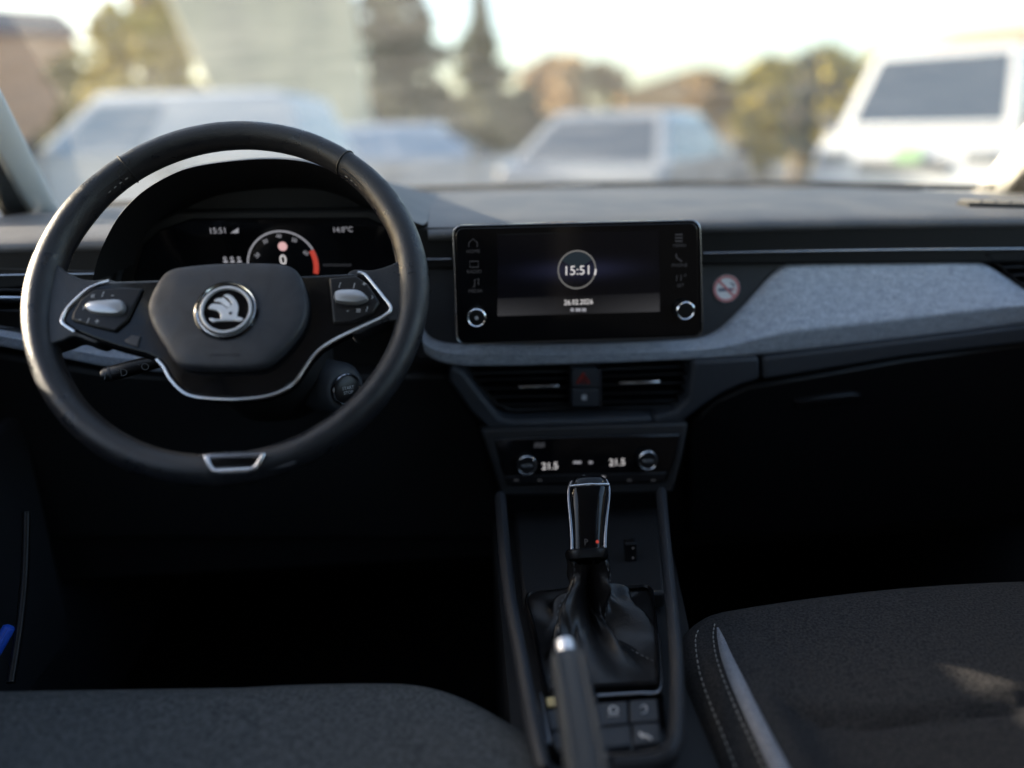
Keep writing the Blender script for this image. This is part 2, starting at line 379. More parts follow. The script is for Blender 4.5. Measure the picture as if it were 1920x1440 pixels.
# instrument hood: an arch lofted from its front lip to the windscreen foot
def arch(pts, y): return smoothpath([onY(a, b, y) for a, b in pts], 4)
LIP = [(172, 530), (182, 488), (196, 452), (222, 405), (262, 362), (312, 330), (370, 309), (480, 296), (570, 300), (640, 325), (700, 372), (745, 402), (796, 421)]
lip = smoothpath([onY(a, b, .86+.047*min(1, max(0, (a-620)/170))) for a, b in LIP], 4)
def shifted(arc, dy, k, zb, xs=1., xc=-.2, skew=0.):
    return [V((xc+(p.x-xc)*xs+skew, p.y+dy, zb+(p.z-zb)*k)) for p in arc]
zb = 1.098
rings = [shifted(lip, .085, .62, 1.085, .86), shifted(lip, .02, .93, zb, .955), shifted(lip, .002, .965, zb, .975), shifted(lip, -.004, .985, zb, .99),
         lip, shifted(lip, .03, 1.0, zb, 1.01), shifted(lip, .12, .86, zb, 1.06, skew=.005), shifted(lip, .25, .66, zb, 1.14, skew=.012), shifted(lip, .40, .42, zb, 1.22, skew=.02), shifted(lip, .52, .12, zb, 1.28, skew=.03)]
loft('instrument_hood', rings[3:], 'pad', dash, closed=False, cap=False, sub=1)
prism('instrument_hood_back', [p+V((0, -.004, 0)) for p in rings[0]]+[rings[0][-1]+V((.01, -.004, -.12)), rings[0][0]+V((-.01, -.004, -.12))], V((0, .02, 0)), 'black', dash)
loft('instrument_hood_lining', rings[:4], 'black', dash, closed=False, cap=False, sub=1)
# black trim band and chrome line under the pad
PB = Plane((0, .906, 1.07), 2)
plate('trim_band', PB, [(-40, 455), (205, 446), (225, 470), (212, 530), (-40, 545)], .03, 'band', dash, bevel=.003)
plate('trim_band', PB, [(780, 427), (1300, 423), (1960, 420), (1960, 492), (1300, 497), (780, 505)], .03, 'band', dash, bevel=.003)
for pts in ([(790, 487), (846, 486)], [(1318, 475), (1500, 471), (1700, 468), (1960, 466)], [(-40, 517), (60, 515), (140, 514), (214, 513)]):
    tube('chrome_line', smoothpath(PB.poly(pts, .002), 6), .0016, 'chrome_dark', dash)
# plain panel round the touchscreen
PC = Plane((0, .915, 1.0), 6)
plate('centre_panel', PC, [(770, 495), (1560, 484), (1500, 560), (1400, 660), (1330, 668), (1000, 676), (780, 676)], .03, 'plastic', dash, bevel=.004)
# cloth band
COLS = [(792, 612, 792, 640, 796, 660), (800, 630, 803, 650, 808, 672), (818, 641, 820, 658, 832, 681), (850, 647, 855, 664, 870, 686), (1000, 648, 1000, 664, 1000, 684),
        (1200, 643, 1200, 660, 1200, 677), (1305, 638, 1312, 656, 1325, 671), (1340, 627, 1352, 651, 1357, 669), (1372, 600, 1392, 643, 1388, 667),
        (1420, 548, 1430, 632, 1430, 663), (1454, 509, 1470, 625, 1475, 659), (1468, 498, 1490, 621, 1495, 656), (1490, 493, 1515, 618, 1520, 654), (1600, 491, 1600, 609, 1600, 645), (1740, 489, 1740, 592, 1740, 629),
        (1822, 488, 1826, 582, 1830, 618), (1846, 492, 1856, 579, 1860, 614), (1866, 502, 1880, 576, 1884, 611), (1920, 541, 1925, 570, 1928, 605), (2000, 598, 2000, 600, 2000, 604)]
def cloth(cols, name='cloth_band'):
    R = []
    for a, b, c, d, e, f in cols:
        k_ = min(1, max(0, (a-1300)/160)); y0, y1, y2 = .905+.007*k_, .890-.010*k_, .893
        t, m, l = onY(a, b, y0), onY(c, d, y1), onY(e, f, y2)
        R.append([t+V((0, .02, -.002)), t+V((0, .003, 0)), t+(m-t)*.06+V((0, -.003, 0)), t+(m-t)*.35, t+(m-t)*.7, t+(m-t)*.93, m+V((0, -.001, 0)), m+(l-m)*.2, m+(l-m)*.7, l, l+V((0, .006, -.003)), l+V((0, .03, -.002))])
    R2 = []
    for a, b in zip(R, R[1:]):
        k = max(1, int((b[5]-a[5]).length/.02)); R2 += [[p+(q-p)*(i/k) for p, q in zip(a, b)] for i in range(k)]
    R2.append(R[-1])
    return loft(name, R2, 'fabric', dash, closed=False, cap=False, sub=1)
cloth(COLS)
cloth([(-120, 606, -120, 618, -120, 640), (0, 617, 0, 628, 0, 648), (60, 630, 60, 640, 60, 660), (200, 656, 200, 668, 200, 688), (310, 668, 310, 680, 310, 698), (420, 675, 420, 686, 420, 704)])
# lower panels under the cloth band
PL = Plane((0, .888, .90), -6)
plate('lower_panel', PL, [(1300, 678), (1425, 670), (1425, 712), (1392, 722), (1352, 740), (1315, 765), (1287, 786), (1262, 800), (1225, 804), (1225, 782), (1268, 772), (1290, 748)], .05, 'lower', dash, bevel=.005, seg=3)
plate('lower_panel', PL, [(846, 690), (868, 696), (905, 745), (938, 785), (968, 790), (1225, 782), (1225, 804), (960, 812), (915, 806), (880, 770), (840, 715)], .05, 'lower', dash, bevel=.005, seg=3)
glove = prism('glovebox_lid', PL.poly([(1432, 670), (1960, 606), (1960, 640), (1700, 670), (1432, 713)], .0), V((0, .05, 0)), 'lower', dash, bevel=.005, seg=3)
PG = Plane((0, .93, .82), -14)
plate('glovebox_door', PG, [(1290, 800), (1340, 752), (1400, 724), (1500, 707), (1700, 672), (1980, 636), (1980, 960), (1560, 1000), (1290, 1010)], .03, 'satin', dash, bevel=.006)
plate('glovebox_handle', PG, [(1490, 752), (1600, 738), (1622, 744), (1600, 752), (1500, 766)], .012, 'satin', dash, h=.006, bevel=.003)
plate('knee_panel', Plane((0, .95, .82), -14), [(-60, 655), (200, 700), (420, 712), (840, 702), (905, 800), (950, 1010), (-60, 1010)], .03, 'black', dash, bevel=.006)
# windscreen-side defroster grille at the right end of the pad
dv = prism('defroster_grille', [V((.655, .985, 1.1035)), V((.655, .96, 1.1035)), V((.83, .93, 1.0965)), V((.83, .955, 1.0965))], V((0, 0, -.006)), 'black', dash)
for i in range(9):
    x = .665+.018*i; y = .974-.03*(x-.655)/.175
    box('grille_rib', (x, y, 1.105-.0065*(x-.655)/.175), (.004, .026, .005), 'pad', dv, rot=Matrix.Rotation(rad(35), 3, 'Z'), bevel=.001)

# sticker on the plain panel
st = thing('no_smoking_sticker', 'round white no-smoking sticker with red ring right of the touchscreen', 'sticker', PC.at(1362, 541))
c = PC.at(1362, 541, .001); R = PC.scale(1362, 541)*25
M['st_w'] = mat('sticker white', (.84, .84, .86), .5); M['st_r'] = mat('sticker red', (.62, .20, .21), .5); M['st_b'] = mat('sticker dark print', (.06, .08, .16), .5)
link('sticker_disc', prism_mesh(circ(PC, c, R), -PC.n*.0008), 'st_w', st, smooth=False)
band('red_ring', PC, c, R*.80, R*.97, 0, 360, 'st_r', st)
flat('cigarette', PC, [PC.loc(c, a*R, b*R, .0004) for a, b in ((-.6, -.18), (.42, -.18), (.42, .02), (-.6, .02))], 'st_b', st, px=False)
flat('ember', PC, [PC.loc(c, a*R, b*R, .0004) for a, b in ((.46, -.18), (.6, -.18), (.6, .02), (.46, .02))], 'st_r', st, px=False)
flat('smoke', PC, [PC.loc(c, a*R, b*R, .0004) for a, b in ((.5, .12), (.62, .12), (.55, .32), (.28, .44), (.25, .36), (.45, .26))], 'st_b', st, px=False)
flat('slash', PC, [PC.loc(c, a*R, b*R, .0007) for a, b in ((-.64, .52), (-.52, .64), (.64, -.52), (.52, -.64))], 'st_r', st, px=False)

# ================================================================== INSTRUMENT CLUSTER
PI = Plane((0, .925, 1.06), -2)
ic = thing('instrument_cluster', 'digital instrument display with half-round rev counter behind the steering wheel', 'display', PI.at(530, 520))
plate('display_housing', PI, [(205, 540), (232, 470), (262, 430), (330, 395), (700, 392), (760, 430), (775, 545), (770, 620), (210, 620)], .02, 'black', ic, bevel=.004)
plate('display_glass', PI, [(250, 520), (268, 460), (300, 430), (360, 410), (690, 408), (735, 430), (750, 520), (750, 610), (250, 610)], .006, 'screen', ic, h=.003, bevel=.002)
tube('bezel_edge', smoothpath(PI.poly([(218, 530), (226, 500), (236, 465), (250, 442)], .012), 5), .004, 'plastic', ic)
h0 = .0036
k = PI.scale(530, 480)
text('clock_text', '15:51', PI, PI.at(410, 432), 11*k, 'w2', ic, h=h0)
flat('signal_icon', PI, [(432, 437), (447, 427), (447, 437)], 'w2', ic, h=h0)
text('temperature_text', '14.0°C', PI, PI.at(643, 430), 10*k, 'w2', ic, h=h0)
gc = PI.at(532, 497); GR = k*67
band('gauge_arc', PI, gc, GR*.955, GR, -8, 188, 'w2', ic, h=h0)
band('red_zone', PI, gc, GR*.86, GR*1.0, -16, 26, 'red', ic, h=h0+.0005)
for s, a in (('20', 158), ('30', 124), ('40', 92), ('50', 58), ('60', 24)):
    text('gauge_number', s, PI, PI.loc(gc, GR*.74*math.cos(rad(a)), GR*.84*math.sin(rad(a))), 7.5*k, 'w2', ic, h=h0, spin=rad((a-90)*.6))
link('warning_lamp', prism_mesh(circ(PI, PI.at(531, 461), 8.5*k, 24, h=h0), -PI.n*.0002), 'pink', ic, smooth=False)
text('speed_text', '0', PI, PI.at(532, 487), 20*k, 'w1', ic, h=h0)
for x in (423, 436, 449):
    band('belt_icon', PI, PI.at(x, 483), 1.4*k, 3.1*k, 0, 360, 'w2', ic, h=h0, n=12)
    flat('belt_icon', PI, [(x-4.5, 493), (x-3, 488), (x+3, 488), (x+4.5, 493)], 'w2', ic, h=h0)
for i in range(9): flat('scale_tick', PI, [(606+6*i, 495), (610+6*i, 495), (610+6*i, 499), (606+6*i, 499)], 'w3', ic, h=h0)

# ================================================================== STEERING WHEEL
WC = V((-.2118, .7369, 1.0634)); W = Plane(WC, 35.9)
sw = thing('steering_wheel', 'black leather two-spoke steering wheel with chrome trim and round badge', 'steering wheel', WC)
R0, RT_ = .1720, .0128
def rimpt(a, r=0, h=0): return W.loc(WC, (R0+r)*math.cos(a), (R0+r)*math.sin(a), h)
rings = []
NA = 144
for i in range(NA+1):
    a = 2*math.pi*i/NA; d = math.degrees(a) % 360
    bulge = sum(math.exp(-(((d-m+180) % 360-180)/w_)**2)*k_ for m, w_, k_ in ((30, 12, .10), (150, 12, .10), (2, 16, .18), (178, 16, .18), (270, 14, .05)))
    bulge += .10*max(0, -math.sin(a))
    r1 = RT_*(1+bulge); r2 = .0160*(1+bulge*.5)
    rings.append([rimpt(a, r1*math.cos(b)-(bulge*.004), r2*math.sin(b)) for b in (2*math.pi*j/18 for j in range(18))])
me = loft_mesh(rings, True, False); b_ = bmesh.new(); b_.from_mesh(me); bmesh.ops.remove_doubles(b_, verts=b_.verts, dist=1e-6); bmesh.ops.recalc_face_normals(b_, faces=b_.faces); b_.to_mesh(me); b_.free()
link('rim', me, 'leather', sw)
for d in (52, 128, 268):
    a = rad(d); tube('rim_seam', [rimpt(a, (RT_+.0004)*math.cos(b), .0165*math.sin(b)) for b in (2*math.pi*j/24 for j in range(24))], .0008, 'black', sw, closed=True, seg=6)
for a0, a1 in ((-80, 50), (130, 258)):
    stitches('rim_stitching', [rimpt(rad(a0+(a1-a0)*i/80), -RT_*.97, .0055) for i in range(81)], sw, .0028, .004, .0005)
    tube('rim_edge_seam', [rimpt(rad(a0+(a1-a0)*i/60), -RT_*.80, .0104) for i in range(61)], .0007, 'black', sw, seg=6)
# leather lobes that carry the spokes
def lobe(name, pts, hf, thick, material, k=4, bevel=.006):
    pts = smoothpath([V((x, y, 0)) for x, y in pts], k, True)
    return plate(name, W, [(p.x, p.y) for p in pts], thick, material, sw, h=hf, bevel=bevel, seg=3)
lobe('spoke_lobe', [(78, 470), (118, 505), (160, 524), (215, 526), (215, 560), (190, 640), (140, 630), (112, 640), (75, 640), (62, 560)], .009, .024, 'leather', bevel=.008)
lobe('spoke_lobe', [(768, 470), (742, 492), (700, 506), (655, 509), (640, 560), (660, 625), (700, 612), (742, 600), (775, 620), (786, 540)], .009, .024, 'leather', bevel=.008)
lobe('rim_lobe', [(318, 870), (350, 864), (385, 850), (440, 846), (498, 846), (530, 858), (556, 866), (530, 878), (440, 886), (350, 884)], .0128, .022, 'leather')
# gloss panel behind hub and spokes
LOWER = [(117, 606), (140, 622), (176, 637), (224, 653), (271, 665), (294, 674), (307, 688), (319, 710), (339, 732), (361, 743), (399, 748), (447, 749), (496, 744), (528, 734), (553, 717), (569, 694), (585, 671), (604, 652), (636, 633), (687, 609), (722, 592), (733, 577)]
RIGHT = [(719, 557), (700, 533), (684, 515), (671, 511)]
LEFT = [(205, 527), (180, 534), (158, 547), (130, 574), (119, 592)]
plate('spoke_panel', W, LOWER+RIGHT+[(600, 514), (440, 520), (300, 524)]+LEFT, .016, 'gloss', sw, h=.011, bevel=.003)
sp = smoothpath(W.poly(LEFT[0:]+LOWER[:2], .0125), 4); tube('chrome_trim', sp, .0014, 'chrome', sw)
sp = smoothpath(W.poly(LOWER[5:]+RIGHT, .0125), 4); tube('chrome_trim', sp, .0016, 'chrome', sw)
# airbag cover
HUB = [(318, 517), (360, 507), (420, 502), (500, 501), (548, 506), (568, 526), (580, 560), (582, 590), (572, 622), (548, 654), (524, 678), (500, 694), (460, 699), (400, 699), (356, 696), (334, 686), (316, 658), (298, 630), (287, 605), (284, 580), (294, 552)]
hub = smoothpath([V((x, y, 0)) for x, y in HUB], 3, True)
HP = W.poly([(p.x, p.y) for p in hub], .012)
hc = W.at(434, 596, .012)
dome('airbag_cover', HP, W.n, [(1, -.012), (1.0, .005), (.988, .0095), (.955, .0118), (.86, .0130), (.7, .0138), (.5, .0142), (.25, .0145), (.02, .0145)], 'airbag', sw, centre=hc, sub=1)
# faint moulded word and mark
HT = .0266
text('airbag_print', 'AIRBAG', W, W.at(422, 663, HT-.0012), .0052, M['satin'], sw, h=.0)
text('horn_mark', '~', W, W.at(306, 575, HT-.008), .006, M['satin'], sw, h=0)
# badge
bc = W.at(425, 582, HT); bk = W.scale(425, 582)
lathe('badge_recess', bc, W.n, [(.0285*.98, -.006), (.0285, .0005), (.0272, .0014), (.0255, .0006), (.0245, -.002)], 'gloss', sw, cap=False)
lathe('badge_lower_ring', bc, W.n, [(.0262, .0012), (.0259, .0022), (.0250, .0016)], 'chrome', sw, cap=False)
bd = lathe('badge', bc, W.n, [(.0, .0006), (.0215, .0006)], 'gloss', sw, cap=False)
lathe('badge_ring', bc, W.n, [(.0228, .000), (.0230, .002), (.0222, .0034), (.0208, .0034), (.0200, .002), (.0200, .0)], 'bright', bd, cap=False)
def zpx(x, y): return (360+x/11.08, 520+y/11.08)
def badge_piece(pts, h=.003, n='badge_wing', cv=3):
    p = smoothpath([V((*zpx(*q), 0)) for q in pts], cv, True)
    prism(n, W.poly([(q.x, q.y) for q in p], HT+h), -W.n*.002, 'bright', bd, bevel=.0004)
badge_piece([(350, 650), (362, 598), (420, 548), (560, 556), (640, 575), (740, 640), (830, 560), (880, 500), (930, 520), (955, 640), (930, 760), (935, 840), (880, 862), (640, 862), (590, 850), (592, 780), (545, 705), (450, 665)], n='badge_body')
badge_piece([(465, 478), (540, 430), (620, 450), (720, 540), (770, 600), (735, 622), (640, 548), (560, 505), (480, 500)])
badge_piece([(600, 430), (650, 420), (730, 480), (800, 560), (770, 590), (700, 520), (640, 465)])
badge_piece([(655, 378), (720, 352), (800, 372), (880, 440), (925, 515), (880, 540), (820, 545), (790, 480), (720, 410)])
badge_piece([(352, 850), (440, 850), (520, 868), (900, 862), (960, 815), (1070, 868), (960, 908), (900, 892), (500, 905), (430, 925)], n='badge_arrow', cv=2)
lathe('badge_eye', W.at(*zpx(800, 745), HT+.0032), W.n, [(.0, .0), (.0014, .0002)], 'gloss', bd, cap=False, seg=16)
# switch pads and rollers
def pad_sw(pts, keys, roller, marks):
    pl = plate('switch_pad', W, pts, .006, 'satin', sw, h=.0145, bevel=.002)
    rp = smoothpath([V((x, y, 0)) for x, y in roller], 4, True)
    dome('roller', W.poly([(p.x, p.y) for p in rp], .0145), W.n, [(1, -.002), (1, .004), (.9, .0062), (.6, .0072), (.02, .0074)], 'silver', pl)
    for a, b, s in marks: text('switch_print', s, W, W.at(a, b, .0152), .0055, 'print', pl, h=0)
pad_sw([(150, 560), (178, 541), (232, 538), (268, 540), (240, 600), (215, 622), (180, 614), (132, 600), (136, 584)], 0,
       [(163, 578), (172, 570), (200, 567), (228, 566), (236, 573), (236, 585), (226, 592), (200, 592), (174, 588)], [(193, 552, '/'), (211, 553, '-'), (174, 554, '«'), (157, 576, '›'), (165, 602, '/'), (182, 603, '+'), (150, 598, '-')])
pad_sw([(616, 520), (668, 516), (690, 532), (712, 566), (700, 586), (662, 604), (624, 606)], 0,
       [(628, 556), (633, 549), (655, 547), (676, 549), (690, 560), (688, 566), (670, 572), (640, 570), (629, 566)], [(637, 535, '/'), (664, 536, '/'), (683, 533, '+'), (698, 556, '›'), (688, 580, '/'), (652, 582, '-'), (672, 583, '≡')])
plate('spoke_window', W, [(232, 640), (246, 627), (264, 630), (258, 652)], .004, 'airbag', sw, h=.0125, bevel=.001)
# chrome clip at the bottom
clip = plate('chrome_clip', W, [(380, 853), (388, 876), (396, 885), (412, 888), (462, 886), (480, 881), (488, 870), (498, 849), (490, 849), (478, 870), (470, 876), (404, 879), (396, 872), (390, 853)], .008, 'chrome', sw, h=.0205, bevel=.0012)
plate('clip_inset', W, [(388, 852), (493, 849), (480, 872), (400, 876)], .006, 'gloss', sw, h=.0182, bevel=.001)
plate('clip_top', W, [(388, 852), (492, 849), (489, 857), (392, 860)], .006, 'chrome_dark', sw, h=.0200, bevel=.001)

# ================================================================== STEERING COLUMN
sc = thing('steering_column', 'black steering column shroud with round start button behind the wheel', 'steering column', V((-.212, .86, .97)))
ax = V((0, math.cos(rad(30)), -math.sin(rad(30)))); c0 = WC - W.n*.025 + W.v*-.012
def sect(c, rx, rz, n=24, e=2.6):
    return [c+V((1, 0, 0))*(rx*math.copysign(abs(math.cos(a))**(2/e), math.cos(a)))+W.v*(rz*math.copysign(abs(math.sin(a))**(2/e), math.sin(a))) for a in (2*math.pi*i/n for i in range(n))]
loft('shroud', [sect(c0-W.n*.0, .052, .052), sect(c0-W.n*.03, .062, .060), sect(c0-W.n*.09, .068, .066), sect(c0-W.n*.17, .064, .062)], 'black', sc)
# start button sits on the right flank
PSb = Plane((-.135, .80, .985), n=V((.62, -.72, .10)))
sbc = PSb.at(648, 730)
lathe('button_housing', sbc, PSb.n, [(.030, -.05), (.029, -.012), (.024, -.002), (.020, .0)], 'lower', sc)
btn = lathe('start_button', sbc, PSb.n, [(.0150, .0), (.0150, .003), (.012, .0045), (.0, .0048)], 'satin', sc)
lathe('button_ring', sbc, PSb.n, [(.0172, -.001), (.0176, .003), (.0164, .0042), (.0152, .003)], 'chrome_dark', btn, cap=False)
text('button_print', 'START', PSb, PSb.loc(sbc, 0, .002), .0036, 'print', btn, h=.0052)
text('button_print', 'STOP', PSb, PSb.loc(sbc, 0, -.003), .0036, 'print', btn, h=.0052)
# stalks
def stalk(name, label, a, b, r0, r1, marks):
    t = thing(name, label, 'stalk', a); a, b = V(a), V(b); d = (b-a).normalized()
    tube('lever', [a, a+(b-a)*.3, a+(b-a)*.7, b-d*.004, b], [r0*.7, r0, r1, r1, r1*.7], 'satin', t, seg=16, flat=.7)
    P = Plane(a+(b-a)*.7, n=V((0, -1, .1)))
    for f, s in marks: text('stalk_print', s, P, a+(b-a)*f+V((0, -r1-.0006, 0)), .008, M['print_d'], t, h=0)
    tube('end_ring', [b-d*.010, b-d*.008], r1*1.06, 'lower', t, seg=16, flat=.7)
stalk('indicator_stalk', 'black indicator stalk with grey symbols below the left wheel spoke', V((-.265, .84, .985)), onY(190, 705, .80), .010, .011, [(.62, '≡O'), (.80, '≡D'), (.93, '/')])
stalk('wiper_stalk', 'black wiper stalk whose tip shows right of the wheel rim', V((-.16, .845, 1.005)), onY(806, 540, .83), .009, .010, [])

# ================================================================== TOUCHSCREEN
PT = Plane((0, .866, 1.03), 1)
ts = thing('touchscreen', 'black landscape touchscreen showing the clock, with two knobs', 'screen', PT.at(1082, 640))
def skew(pts): return pts
def sq(u_, v_):      # bilinear map of the unit's face
    a, b, c_, d = (848, 424), (1313, 413), (1318, 632), (856, 646)
    x = (a[0]*(1-u_)+b[0]*u_)*(1-v_)+(d[0]*(1-u_)+c_[0]*u_)*v_; y = (a[1]*(1-u_)+b[1]*u_)*(1-v_)+(d[1]*(1-u_)+c_[1]*u_)*v_
    return (x, y)
def face(u0, v0, u1, v1, r=0.0):
    pts = rrect(u0, v0*.47, u1, v1*.47, r, 5) if r else [(u0, v0*.47), (u1, v0*.47), (u1, v1*.47), (u0, v1*.47)]
    return [sq(x, y/.47) for x, y in pts]
plate('screen_body', PT, face(0, 0, 1, 1, .035), .018, 'gloss', ts, bevel=.002)
rim_path = PT.poly(face(.002, .002, .998, .998, .036), .0)
tube('screen_edge', rim_path, .0011, 'chrome_dark', ts, closed=True, seg=8)
plate('front_glass', PT, face(.012, .02, .988, .985, .03), .003, 'screen', ts, h=.0016, bevel=.0008)
# display panel: the picture it shows is its own light
def display_material():
    m = bpy.data.materials.new('clock screen picture'); m.use_nodes = True; n = m.node_tree; L = n.links.new; p = n.nodes['Principled BSDF']
    p.inputs['Base Color'].default_value = (.004, .004, .005, 1); p.inputs['Roughness'].default_value = .1
    tc = n.nodes.new('ShaderNodeTexCoord'); s = n.nodes.new('ShaderNodeSeparateXYZ'); L(tc.outputs['Generated'], s.inputs[0])
    def math_(op, a, b=None):
        q = n.nodes.new('ShaderNodeMath'); q.operation = op
        for i, x in enumerate((a, b)):
            if x is None: continue
            if isinstance(x, (int, float)): q.inputs[i].default_value = x
            else: L(x, q.inputs[i])
        return q.outputs[0]
    X, Z = s.outputs[0], s.outputs[2]
    gx = math_('MULTIPLY', math_('SUBTRACT', X, .5), 2.4); gz = math_('MULTIPLY', math_('SUBTRACT', Z, .55), 6.5)
    d2 = math_('ADD', math_('MULTIPLY', gx, gx), math_('MULTIPLY', gz, gz)); gl = math_('POWER', 2.718, math_('MULTIPLY', d2, -2.2))
    bandm = math_('LESS_THAN', Z, .235); fade = math_('MULTIPLY', math_('SUBTRACT', .235, Z), 1.6)
    cX = math_('ABSOLUTE', math_('SUBTRACT', X, .5)); fade2 = math_('ADD', math_('MULTIPLY', cX, 1.6), .25)
    dots = math_('GREATER_THAN', math_('SINE', math_('MULTIPLY', X, 520)), 0.0); dz = math_('GREATER_THAN', math_('SINE', math_('MULTIPLY', Z, 190)), 0.)
    dd = math_('ADD', math_('MULTIPLY', math_('MULTIPLY', dots, dz), .5), .6)
    bm = math_('MULTIPLY', math_('MULTIPLY', bandm, math_('ADD', fade, .12)), math_('MULTIPLY', fade2, dd))
    mx = n.nodes.new('ShaderNodeMixRGB'); mx.inputs[1].default_value = (.0002, .0002, .0004, 1); mx.inputs[2].default_value = (.0030, .0034, .0080, 1); L(gl, mx.inputs[0])
    ad = n.nodes.new('ShaderNodeMixRGB'); ad.blend_type = 'ADD'; ad.inputs[0].default_value = 1; L(mx.outputs[0], ad.inputs[1])
    cb = n.nodes.new('ShaderNodeMixRGB'); cb.inputs[1].default_value = (0, 0, 0, 1); cb.inputs[2].default_value = (.030, .030, .032, 1); L(bm, cb.inputs[0]); L(cb.outputs[0], ad.inputs[2])
    L(ad.outputs[0], p.inputs['Emission Color']); p.inputs['Emission Strength'].default_value = 1
    return m
M['display'] = display_material()
plate('display', PT, [(932, 440), (1236, 432), (1237, 584), (933, 593)], .002, 'display', ts, h=.0022)
tk = PT.scale(1081, 505); th = .0026
cc = PT.at(1081, 505)
band('clock_ring', PT, cc, 33.5*tk, 36*tk, 0, 360, glow('clock ring grey', (.8, .78, .76), .06), ts, h=th, n=60)
band('clock_glint', PT, cc, 33.5*tk, 36.5*tk, -18, 0, 'w1', ts, h=th+.0004, n=8)
band('clock_shade', PT, cc, 0.5*tk, 33*tk, 32, 148, glow('clock face sheen', (.35, .5, .65), .014), ts, h=th, n=24)
text('clock_text', '15:51', PT, PT.at(1082, 507), 17.5*tk, 'w1', ts, h=th+.0004)
text('date_text', '26.02.2026', PT, PT.at(1084, 566), 10*tk, 'w1', ts, h=th, wide=.9)
for x, s in ((1073, 3), (1084, 5), (1095, 4)): flat('page_icon', PT, [(x-s, 578), (x+s, 578), (x+s, 584), (x-s, 584)], 'w2', ts, h=th)
def icon(x, y, word, kind_):
    a = M['w3']
    if kind_ == 'home': tube('touch_icon', PT.poly([(x-8, y+6), (x-8, y-2), (x, y-9), (x+8, y-2), (x+8, y+6)], th), .0005, a, ts, seg=5)
    elif kind_ == 'card': tube('touch_icon', PT.poly([(x-8, y-5), (x+8, y-5), (x+8, y+6), (x-8, y+6)], th), .0006, a, ts, closed=True, seg=5)
    elif kind_ == 'note': tube('touch_icon', PT.poly([(x-5, y+7), (x-1, y+6), (x-1, y-6), (x+6, y-9), (x+6, y+3)], th), .0006, a, ts, seg=5)
    elif kind_ == 'grid':
        for i in (-6, 0, 6): flat('touch_icon', PT, [(x-7, y+i-1.5), (x+7, y+i-1.5), (x+7, y+i+1.5), (x-7, y+i+1.5)], a, ts, h=th)
    elif kind_ == 'phone': tube('touch_icon', smoothpath(PT.poly([(x-5, y-7), (x-4, y), (x+5, y+7)], th), 4), .0009, a, ts, seg=5)
    else: text('touch_icon', '11°', PT, PT.at(x, y), 12*tk, a, ts, h=th)
    text('touch_print', word, PT, PT.at(x, y+14), 6.5*tk, a, ts, h=th)
icon(887, 457, 'HOME', 'home'); icon(889, 495, 'RADIO', 'card'); icon(891, 531, 'MEDIA', 'note')
icon(1273, 446, 'MENU', 'grid'); icon(1273, 483, 'PHONE', 'phone'); icon(1275, 521, 'SET', 'temp')
for x, y in ((893, 592), (1280, 579)):
    c = PT.at(x, y); kb = lathe('knob', c, PT.n, [(.0112, .0), (.0110, .010), (.0102, .0118), (.0085, .0122), (.0, .0118)], 'satin', ts)
    lathe('knob_ring', c, PT.n, [(.0108, .0105), (.0108, .0122), (.0098, .0130), (.0090, .0122)], 'chrome', kb, cap=False)
    if x < 1000: lathe('knob_dot', c, PT.n, [(.0, .0128), (.0022, .0126)], 'print', kb, cap=False, seg=16)

# ================================================================== CENTRE AIR VENTS AND SWITCHES
PV = Plane((0, .905, .905), -4)
def vent(name, label, outline, rows, tab, group=None, cat='air vent', P=PV, depth=.03):
    t = thing(name, label, cat, P.at(*outline[0]), group)
    # recessed box: back plate and side walls
    prism('vent_back', P.poly(outline, -depth), -P.n*.004, 'black', t)
    f = P.poly(outline); bk_ = P.poly(outline, -depth); n = len(f)
    link('vent_wall', mesh(f+bk_, [(i, (i+1) % n, (i+1) % n+n, i+n) for i in range(n)]), 'black', t, smooth=False, solid=.002)
    for (a, b) in rows:
        pa, pb = P.at(*a), P.at(*b)
        d = V((0, .022, .004)); prism('slat', [pa, pb, pb+d, pa+d], V((0, 0, -.0022)), 'satin', t, bevel=.0007)
    if tab:
        a, b = tab; pa, pb = P.at(*a, .004), P.at(*b, .004)
        tb = prism('slide_tab', [pa+V((0, 0, .0022)), pb+V((0, 0, .0022)), pb-V((0, 0, .0016)), pa-V((0, 0, .0016))], V((0, .012, 0)), 'chrome', t, bevel=.0012)
    return t
vent('centre_air_vent', 'black slatted air vent left of the red hazard button', [(880, 700), (1070, 694), (1070, 765), (958, 770), (930, 758)],
     [((890, 712), (1068, 708)), ((905, 728), (1068, 725)), ((918, 744), (1068, 741)), ((932, 758), (1068, 756))], ((973, 727), (1048, 725)))
vent('centre_air_vent', 'black slatted air vent right of the red hazard button', [(1126, 692), (1325, 684), (1285, 745), (1262, 764), (1126, 766)],
     [((1128, 705), (1308, 699)), ((1128, 721), (1298, 716)), ((1128, 738), (1286, 734)), ((1128, 753), (1272, 750))], ((1162, 720), (1238, 717)))
PV2 = Plane((0, .893, .905), -4)
hb = thing('hazard_switch_block', 'dark switch block with red hazard triangle above lock button between centre vents', 'switch', PV2.at(1097, 765))
b1 = plate('hazard_button', PV2, rrect(1072, 692, 1122, 727, 4), .02, 'lower', hb, bevel=.0015)
b2 = plate('lock_button', PV2, rrect(1072, 729, 1123, 763, 4), .02, 'lower', hb, bevel=.0015)
plate('block_edge', PV2, [(1123, 692), (1127, 692), (1127, 763), (1124, 763)], .018, 'chrome_dark', hb, h=-.001)
tri = PV2.poly([(1082, 718), (1105, 718), (1094, 699)], .0006)
